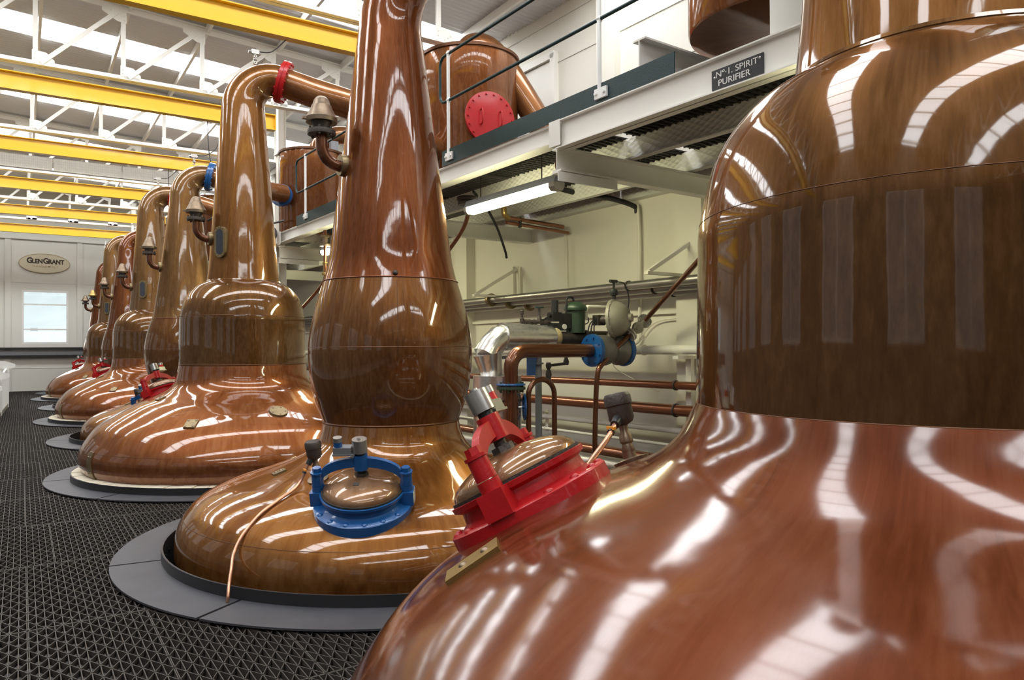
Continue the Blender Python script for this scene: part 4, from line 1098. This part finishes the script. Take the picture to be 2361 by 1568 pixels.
obj('flange', MB().lathe([(.02, 0), (.14, 0), (.15, .02), (.14, .05), (.02, .05)], 24, gp(5.45, 8.65, 3.64)).lathe([(.02, 0), (.13, 0), (.13, .035), (.02, .035)], 24, gp(5.45, 8.65, 3.58)), 'iron', t)
obj('tube', MB().sweep(catmull([gp(5.45, 8.65, 3.62), gp(5.45, 8.65, 3.42), gp(5.43, 8.78, 3.22), gp(5.4, 9.1, 2.98), gp(5.38, 9.4, 2.8)], 6), .03, 12), 'copper_pipe_dark', t)

# ------------------------------------------------------------------ valve station behind the nearest still (plane at Yg ~ 7.3)
YV = 7.3; k_ = YV / 7.5
def vp(x, z, dy=0.0):        # coordinates measured in the plane Yg = 7.5, brought to Yg = YV on the same height scale
    return gp(x * k_, YV + dy, 1.6 + (z - 1.6) * k_)
t = thing('copper_bend_pipe', tuple(vp(5.36, 0)), 'brown copper pipe rising and bending right into the blue valve flange', 'pipe')
P = [vp(5.347, -.25), vp(5.354, 1.10)] + [vp(5.354 + .22 - .22 * math.cos(a), 1.335 + .22 * math.sin(a)) for a in [PI / 2 * q / 8 for q in range(9)]] + [vp(6.68, 1.552)]
obj('tube', MB().sweep(P, .088, 24), 'copper_pipe_dark', t)
obj('flange', MB().lathe([(.06, 0), (.175, 0), (.18, .012), (.175, .024), (.06, .024)], 28, vp(5.354, 1.125)), 'blue', t)
mb = MB().lathe([(.06, -.05), (.175, -.05), (.18, -.035), (.175, -.014), (.06, -.014)], 28, vp(5.354, 1.125))
for q in range(8):
    a = 2 * PI * q / 8; c_ = Vector((math.cos(a), math.sin(a), 0)) * .145; mb.cyl(vp(5.354, 1.125) + c_ - GZ * .085, vp(5.354, 1.125) + c_ + GZ * .045, .013, .013, 6)
o = obj('lower_flange', mb, 'motor_green', t); 
t = thing('control_valve', tuple(vp(7.0, 1.3)), 'grey domed actuator valve with blue flanges joining the pipes', 'valve')
for x in (6.72, 7.30):
    mb = MB().lathe([(.07, -.03), (.215, -.03), (.22, 0), (.215, .03), (.07, .03)], 32, vp(x, 1.552), GX)
    for q in range(8):
        a = 2 * PI * q / 8 + .3; mb.cyl(vp(x, 1.552) + (GY * math.cos(a) + GZ * math.sin(a)) * .175 - GX * .05, vp(x, 1.552) + (GY * math.cos(a) + GZ * math.sin(a)) * .175 + GX * .05, .016, .016, 6)
    obj('flange', mb, 'blue', t)
obj('body', MB().lathe([(.19, 0), (.205, .03), (.205, .17), (.185, .24), (.15, .30), (.205, .40), (.20, .48), (.19, .52)], 32, vp(6.76, 1.552), GX, caps=True), 'valve_steel', t)
ac = vp(7.10, 1.985, -.02); an = (GX * .42 - GY * .88 + GZ * .05).normalized()
mb = MB().lathe([(.001, -.08), (.10, -.08), (.20, -.03), (.265, -.02), (.265, .02), (.245, .03), (.225, .10), (.16, .19), (.06, .22), (.055, .26), (.001, .26)], 36, ac, an)
a1_ = an.cross(GZ).normalized(); a2_ = a1_.cross(an)
for q in range(14):
    a = 2 * PI * q / 14; mb.cyl(ac + (a1_ * math.cos(a) + a2_ * math.sin(a)) * .248 - an * .03, ac + (a1_ * math.cos(a) + a2_ * math.sin(a)) * .248 + an * .035, .011, .011, 6)
obj('actuator_dome', mb, 'grey_valve', t)
obj('actuator_neck', MB().cyl(ac - an * .05, ac - an * .22, .07, .055, 16).box(ac - an * .22 - GZ * .0, (.12, .12, .14), GAX), 'iron', t)
obj('yoke', MB().cyl(vp(7.02, 1.62), ac - GZ * .12, .10, .05, 14), 'iron', t)
obj('regulator', MB().cyl(ac + GZ * .27, ac + GZ * .38, .03, .03, 12).lathe([(.001, -.06), (.05, -.04), (.06, 0), (.05, .04), (.001, .06)], 12, ac + GZ * .36).cyl(ac + GZ * .42, ac + GZ * .5, .018, .018, 8).cyl(ac + GZ * .51 - GX * .07, ac + GZ * .51 + GX * .06, .022, .022, 8), 'black', t)
obj('air_line', MB().sweep(catmull([ac + GZ * .51 + GX * .06, ac + GZ * .48 + GX * .2, ac + GZ * .3 + GX * .28, ac + GZ * .1 + GX * .26], 6), .008, 6), 'cable', t)
for q in range(3):
    s0 = ac - an * .2
    obj('wire', MB().sweep(catmull([s0 + GZ * .05, s0 - GX * (.1 + .04 * q) - GZ * .05, s0 - GX * (.1 + .05 * q) - GZ * .22, s0 + GX * .02 * q - GZ * (.28 + .03 * q)], 6), .009, 6), 'cable', t)

t = thing('sample_pipe', tuple(vp(6.65, 0)), 'thin brown copper tube with chrome flanged joints rising to the upper right', 'pipe')
fa, fb = vp(7.27, 1.765, -.15), vp(7.56, 1.96, -.15)
P = [vp(6.60, -.25, -.15), vp(6.62, .6, -.15), vp(6.66, 1.20, -.15), vp(6.74, 1.36, -.15), vp(6.98, 1.56, -.15), fa]
obj('tube', MB().sweep(catmull(P, 6), .034, 14), 'copper_pipe_dark', t)
dgn = (gp(7.0, 5.707, 2.783) - fb).normalized()
obj('tube', MB().cyl(fb, fb + dgn * ((3.97 - fb.z) / dgn.z), .034, .034, 14), 'copper_pipe_dark', t)
for q, fp in enumerate((fa, fb)):
    ax_ = (fa - vp(6.98, 1.56, -.15)).normalized() if q == 0 else dgn
    mb = MB()
    for sg in (-1, 1): mb.lathe([(.03, -.012), (.095, -.012), (.098, 0), (.095, .012), (.03, .012)], 24, fp + ax_ * (.018 * sg), ax_)
    s1 = ax_.cross(GZ).normalized(); s2 = s1.cross(ax_)
    for j in range(4):
        a = PI / 4 + PI / 2 * j; c_ = (s1 * math.cos(a) + s2 * math.sin(a)) * .072; mb.cyl(fp + c_ - ax_ * .055, fp + c_ + ax_ * .055, .012, .012, 6)
    obj('flange', mb, 'steel', t)
cxx = (fa + fb) / 2
obj('ball_valve', MB().cyl(fa, fb, .045, .045, 14).lathe([(.001, .06), (.035, .06), (.04, .05), (.075, .045), (.08, .0), (.06, -.04), (.001, -.05)], 20, cxx, (GX * -.3 - GY * .9)), 'grey_valve', t)

t = thing('u_tube', tuple(vp(5.92, 0)), 'thin brown copper tube bent into an upside-down U', 'pipe')
P = [vp(5.703, -.3, .1), vp(5.703, .98, .1)] + [vp(5.917 - .214 * math.cos(a), .98 + .20 * math.sin(a), .1) for a in [PI * q / 14 for q in range(15)]] + [vp(6.131, .9, .1), vp(6.131, -.3, .1)]
obj('tube', MB().sweep(P, .034, 14), 'copper_pipe_dark', t)

# silver lagged steam pipe
t = thing('lagged_steam_pipe', tuple(vp(5.2, 0, .35)), 'steam pipe in silver metal cladding behind the copper bend', 'pipe')
B = .35
A_ = lambda x, z: vp(x * 1.035, 1.6 + (z - 1.6) * 1.035, B)
obj('cladding_drum', MB().lathe([(.001, -.33), (.30, -.33), (.305, .42), (.29, .425), (.20, .40)], 40, A_(5.21, .83)), 'aluminium', t)
obj('cladding_cone', MB().sweep([A_(5.13, 1.22), A_(5.12, 1.30), A_(5.07, 1.53)], [.13, .14, .185], 28), 'aluminium', t)
obj('cladding_elbow', MB().sweep([A_(5.05, 1.50), A_(5.13, 1.62), A_(5.24, 1.72), A_(5.34, 1.74)], [.17, .165, .16, .155], 28), 'aluminium', t)
obj('cladding_sleeve', MB().sweep([A_(5.28, 1.735), A_(5.6, 1.735), A_(5.9, 1.73), A_(6.07, 1.725)], [.178, .172, .165, .15], 28), 'aluminium', t)
obj('insulation_end', MB().lathe([(.05, -.05), (.135, -.04), (.145, 0), (.125, .05), (.05, .07)], 24, A_(6.12, 1.725), GX), 'wool', t)
obj('black_pipe', MB().cyl(A_(6.1, 1.725), A_(6.75, 1.715), .088, .088, 20).cyl(A_(6.62, 1.715), A_(6.68, 1.715), .12, .12, 20).cyl(A_(6.75, 1.715), A_(7.5, 1.715), .105, .105, 20), 'iron', t)
obj('jacket_strap', MB().lathe([(.305, -.01), (.312, -.01), (.312, .01), (.305, .01)], 40, A_(5.21, .95), close=True), 'iron', t)
o = obj('hose', MB().sweep(catmull([A_(5.04, .6), A_(5.03, 1.15), A_(5.06, 1.36), A_(5.2, 1.46), A_(5.4, 1.48)], 6), .024, 10), 'grey_plastic', t)
# actuator cluster with green drum on the steam pipe
t = thing('steam_actuator', tuple(A_(6.35, 1.75)), 'dark actuator cluster with green drum on the black steam pipe', 'actuator')
obj('drum', MB().lathe([(.001, 0), (.13, 0), (.13, .30), (.155, .305), (.16, .33), (.155, .35), (.135, .38), (.08, .42), (.001, .43)], 28, A_(6.50, 1.79)), 'motor_green', t)
mb = MB()
mb.box(A_(6.18, 1.87), (.26, .12, .10), GAX); mb.box(A_(6.14, 2.0), (.15, .12, .12), GAX); mb.cyl(A_(6.14, 2.05), A_(6.14, 2.22), .05, .05, 14); mb.box(A_(6.33, 1.95), (.14, .12, .20), GAX)
mb.cyl(A_(6.03, 2.02), A_(6.14, 2.02), .03, .03, 10)
obj('control_block', mb, 'black', t, False)
obj('gauge', MB().cyl(A_(6.25, 1.87) - GY * .06, A_(6.25, 1.87) - GY * .075, .036, .036, 16), 'sign_white', t)
obj('pipe_loop', MB().sweep(catmull([A_(6.33, 1.9), A_(6.34, 2.2), A_(6.36, 2.26), A_(6.44, 2.27), A_(6.47, 2.22)], 6), .014, 8), 'cable', t)
for q in range(4):
    obj('wire', MB().sweep(catmull([A_(6.02, 2.0 - .02 * q), A_(5.95 - .02 * q, 1.95), A_(5.98, 1.85 - .02 * q), A_(6.15, 1.86), A_(6.4 + .1 * q, 1.98 - .02 * q), A_(6.68, 2.02 + .02 * q)], 6), .008, 6), 'cable', t)
obj('cream_tube', MB().sweep(catmull([A_(6.68, 1.98), A_(6.70, 2.13), A_(6.80, 2.15), A_(7.25, 2.15)], 6), .028, 10), 'cream', t)
t = thing('small_hand_valve', tuple(A_(5.8, 1.9)), 'small rusty hand valves on a thin line above the silver cladding', 'valve')
mb = MB().cyl(A_(5.6, 1.925), A_(6.06, 1.925), .022, .022, 10)
for x in (5.66, 5.72, 5.80, 5.98): mb.lathe([(.001, -.04), (.034, -.03), (.04, 0), (.034, .03), (.001, .04)], 10, A_(x, 1.925), GX)
obj('line', mb, 'iron', t)
obj('bleed_valve', MB().lathe([(.028, 0), (.03, .05), (.015, .06), (.015, .1), (.025, .11), (.025, .15), (.012, .16), (.012, .18)], 10, A_(5.60, 1.92)), 'iron', t)
hv = MB().lathe([(.03, 0), (.03, .06), (.014, .08), (.014, .19)], 10, A_(5.88, 1.93))
obj('stem', hv, 'iron', t); obj('wheel', MB().lathe([(.045, -.008), (.062, -.008), (.062, .008), (.045, .008)], 16, A_(5.88, 2.12), close=True).box(A_(5.88, 2.12), (.10, .015, .012), GAX).box(A_(5.88, 2.12), (.015, .10, .012), GAX), 'green_dark', t)
# blue hand wheel and grey post
t = thing('blue_handwheel', tuple(vp(5.6, .8, .25)), 'blue spoked hand wheel beside the copper bend pipe', 'hand wheel')
wn = (GX * .85 - GY * .5).normalized(); wc = vp(5.60, .84, .05); s1 = wn.cross(GZ).normalized()
mb = MB(); pts = [wc + (s1 * math.cos(2 * PI * q / 28) + GZ * math.sin(2 * PI * q / 28)) * .155 for q in range(29)]
mb.sweep(pts, .014, 8)
for q in range(5):
    a = 2 * PI * q / 5; mb.cyl(wc, wc + (s1 * math.cos(a) + GZ * math.sin(a)) * .155, .010, .010, 6)
mb.cyl(wc - wn * .03, wc + wn * .03, .03, .03, 12); obj('wheel', mb, 'blue', t)
obj('stem', MB().cyl(wc, wc - wn * .25, .014, .014, 8), 'steel', t)
t = thing('stand_post', tuple(vp(5.9, 0, .6)), 'grey pipe post with blue bracket below the steam pipe', 'post')
obj('post', MB().cyl(A_(5.86, .3), A_(5.86, 1.6), .045, .045, 16), 'grey_plastic', t); obj('collar', MB().cyl(A_(5.86, 1.38), A_(5.86, 1.40), .07, .07, 16), 'grey_plastic', t)
obj('bracket', MB().prism([(0, 0), (.12, 0), (.14, .3), (.0, .34), (-.12, .34), (-.12, .28), (.0, .26)], A_(5.67, 1.24), GX, GZ, .03), 'blue', t, False)
t = thing('drain_pipe', tuple(A_(6.3, 1.2)), 'dark iron drain pipe fittings below the silver cladding', 'pipe')
obj('fittings', MB().sweep([A_(6.33, 1.52), A_(6.33, 1.38), A_(6.03, 1.36), A_(6.03, 1.12)], .026, 10).lathe([(.03, -.04), (.04, 0), (.03, .04)], 10, A_(6.03, 1.36)).lathe([(.03, -.04), (.04, 0), (.03, .04)], 10, A_(6.33, 1.40)).lathe([(.03, -.06), (.042, 0), (.03, .06)], 10, A_(6.03, 1.24)), 'iron', t)
tube_thing('loose_wire', [gp(7.5, 7.9, 1.50), gp(7.55, 7.95, 1.3), gp(7.8, 7.75, 1.1), gp(7.9, 7.4, .95)], .008, 'cream', 'loose thin cream wire on the wall below the valve', 'cable', 6)
tube_thing('loose_wire', [gp(7.93, 7.78, 1.75), gp(7.94, 7.5, 1.95), gp(7.94, 7.0, 2.0), gp(7.94, 6.0, 2.0)], .010, 'cream', 'thin cream wire fixed along the wall right of the valve', 'cable', 6)

# ------------------------------------------------------------------ things glimpsed between second and third stills
p = gp(4.9, 12.6, 3.3)
t = thing('drain_line', tuple(p), 'copper drain line with bronze valve below the toe board between two stills', 'pipe')
obj('valve', MB().lathe([(.02, -.04), (.10, -.04), (.10, 0), (.05, .02), (.05, .12), (.08, .13), (.08, .16)], 18, gp(5.1, 13.0, 3.52)), 'bronze', t)
obj('tube', MB().sweep(catmull([gp(5.1, 13.0, 3.9), gp(5.1, 13.0, 3.3), gp(5.1, 13.0, 2.92), gp(5.05, 13.2, 2.7), gp(4.9, 14.0, 2.25)], 6), .03, 12), 'copper_pipe', t)
obj('lower_valve', MB().lathe([(.02, 0), (.06, 0), (.06, .03), (.035, .05), (.035, .2), (.05, .21), (.05, .24)], 14, gp(5.1, 13.0, 2.95)), 'brass', t)
t = thing('cable_rack', tuple(gp(7.8, 17.2, 2.3)), 'dark junction boxes with cables and rusty rail on the wall between two stills', 'cable rack')
obj('junction_box', MB().box(gp(7.75, 18.6, 3.05), (.3, .6, .35), GAX), 'grey_plastic', t, False); obj('rail', MB().cyl(gp(7.6, 19.0, 2.62), gp(7.6, 17.0, 2.62), .04), 'copper_pipe_dark', t)
obj('cable', MB().sweep(catmull([gp(7.7, 17.6, 3.4), gp(7.75, 17.0, 3.2), gp(7.85, 16.7, 2.9), gp(7.85, 16.6, 2.3)], 6), .06, 10), 'cable', t)
obj('cable', MB().sweep(catmull([gp(7.7, 18.4, 3.0), gp(7.7, 18.2, 2.7), gp(7.7, 18.0, 2.4)], 6), .03, 8), 'cable', t)
t = tag(obj('electric_cabinet', MB().box(gp(7.75, 16.7, 2.05), (.3, .75, .9), GAX).box(gp(7.592, 16.55, 2.05), (.02, .32, .86), GAX), 'grey_valve', None, False), 'grey electric cabinet on the wall seen between two stills', 'cabinet')
t = thing('floodlight', tuple(gp(4.9, 15.5, 4.1)), 'small grey floodlight at the gallery edge left of the blue tank flange', 'lamp')
obj('housing', MB().lathe([(.05, 0), (.14, .03), (.16, .12), (.10, .2), (.04, .22)], 20, gp(4.85, 15.35, 4.05), (-.4, -.6, -.5)), 'grey_plastic', t); obj('arm', MB().cyl(gp(4.85, 15.4, 4.2), gp(4.95, 14.8, 4.2), .02), 'iron', t)

# ------------------------------------------------------------------ lifting wires and shackles over the swan necks
for i, lab in ((2, 'lifting shackle and wire over the third still'), (3, 'lifting shackle and wire over the fourth still'), (4, 'lifting shackle and wire over the fifth still'), (5, 'lifting shackle and wire over the sixth still')):
    y = ROW[i]; x = ROWX[i] + .16; zt2 = (5.50 if i % 2 == 0 else 5.06)
    t = thing('lifting_shackle', (x, y, zt2), lab, 'shackle', 'lifting shackles')
    mb = MB()
    for q in range(3): mb.lathe([(.012, -.02), (.022, -.02), (.022, .02), (.012, .02)], 8, (x, y, zt2 + .04 + .045 * q), (1, 0, 0) if q % 2 else (0, 1, 0), close=True)
    obj('chain', mb, 'steel', t)
    obj('clamp', MB().box((x, y, zt2 + .19), (.10, .05, .06)).cyl((x - .09, y, zt2 + .18), (x + .06, y, zt2 + .18), .022, .022, 8), 'steel', t)
    obj('wire', MB().sweep(catmull([(x, y, zt2 + .2), (x + .22, y + .0, zt2 + .24), (x + .42, y, zt2 + .45), (x + .45, y, 5.96)], 8), .007, 6), 'cable', t)
# ------------------------------------------------------------------ oval sign on the end wall
sx_, sz_ = .76, 5.05
t = thing('oval_sign', (sx_, END_Y - .03, sz_), 'cream oval sign reading GLENGRANT SINGLE MALT on the far wall', 'sign')
mb = MB(); n = 48
mb.prism([(.85 * math.cos(2 * PI * k / n), .38 * math.sin(2 * PI * k / n)) for k in range(n)], (sx_, END_Y - .03, sz_), (1, 0, 0), (0, 0, 1), .05)
obj('board', mb, 'sign_cream', t, False)
mb = MB(); pts = [(sx_ + .85 * math.cos(2 * PI * k / n), END_Y - .08, sz_ + .38 * math.sin(2 * PI * k / n)) for k in range(n + 1)]
obj('edge', MB().sweep(pts, .012, 6), 'sign_tan', t)
Yf = END_Y - .082
def word(parts, z, base, mat):
    """capitals larger than the rest"""
    for (s, x, size, sxx) in parts:
        text_mesh('lettering', s, size, mat, t, (sx_ + x, Yf, z + (size - base) * .36), (1, 0, 0), (0, 0, 1), .006, 'LEFT', sxx, .98, .012 if mat == 'sign_brown' else .003)
word([('G', -.60, .30, .86), ('LEN', -.425, .24, .86), ('G', -.055, .30, .86), ('RANT', .12, .24, .86)], .10 + sz_ - .03, .24, 'sign_brown')
word([('S', -.40, .125, 1.2), ('INGLE', -.30, .10, 1.35), ('M', .10, .125, 1.2), ('ALT', .235, .10, 1.35)], sz_ - .125, .10, 'sign_tan')

# ------------------------------------------------------------------ white balustrade at the stair on the left
t = thing('balustrade', (-.5, 23.6, 0), 'white painted balustrade with plank rails at the left edge of the floor', 'balustrade')
def topz(y): return .92 + (y - 22.0) * .058
for y in (25.3, 22.0, 18.9):
    x = -.34 - (25.3 - y) * .03
    obj('newel', MB().box((x, y, topz(y) / 2), (.08, .08, topz(y))), 'white_gloss', t, False)
    obj('plank_rail', MB().prism([(-1.5, 0), (.10, 0), (.19, .05), (.19, .13), (-.06, .22), (-1.5, .22)], (x, y + .03, topz(y) - .03), (1, 0, 0), (0, 0, 1), .06), 'white_gloss', t, False)
obj('bottom_curb', MB().bar((-.52, 18.9, .05), (-.34, 25.3, .05), .04, .10), 'grey_valve', t, False)
obj('top_rail', MB().bar((-.55, 18.9, topz(18.9) - .05), (-.37, 25.3, topz(25.3) - .05), .05, .06), 'white_gloss', t, False)
for k in range(42):
    y = 19.05 + .147 * k; x = -.34 - (25.3 - y) * .03
    obj('baluster', MB().box((x - .02, y, topz(y) / 2 - .02), (.035, .05, topz(y) - .06)), 'white_gloss', t, False)
for y in (25.3, 22.0):
    for k in range(8):
        x = -.5 - .16 * k - (25.3 - y) * .03; obj('baluster', MB().box((x, y, topz(y) / 2), (.05, .035, topz(y) - .04)), 'white_gloss', t, False)

# ------------------------------------------------------------------ what the window shows
hb = MB(); nx, ny = 40, 12
vs = []; fs = []
for j in range(ny + 1):
    for i_ in range(nx + 1):
        x = -120 + 260 * i_ / nx; y = 184 + 170 * j / ny
        z = -6 + 52 * (j / ny) ** 1.1 + 5 * math.sin(x * .05 + j) + 3 * math.sin(x * .13)
        vs.append((x, y, z))
for j in range(ny):
    for i_ in range(nx): a = j * (nx + 1) + i_; fs.append((a, a + 1, a + nx + 2, a + nx + 1))
tag(obj('wooded_hill', hb.add(vs, fs), 'hill'), 'pale green wooded hill seen through the far window', 'hill')
t = thing('outbuilding', (2, 62, -3), 'pale roofed outbuilding with small chimney seen through the far window', 'building')
obj('walls', MB().box((2, 66, -1.5), (26, 8, 5)), 'slate', t, False)
obj('roof', MB().prism([(-13.5, 0), (13.5, 0), (13.0, 3.2), (-13.0, 3.2)], (2, 61.6, 1.0), (1, 0, 0), (0, .82, .57), .2), 'slate', t, False)
obj('chimney', MB().box((.75, 64.6, 2.7), (.45, .45, 1.1)), 'slate', t, False)
tag(obj('yard', MB().box((0, 108, -4.2), (300, 138, .3)), 'slate', None, False), 'pale ground outside the far window', 'ground')
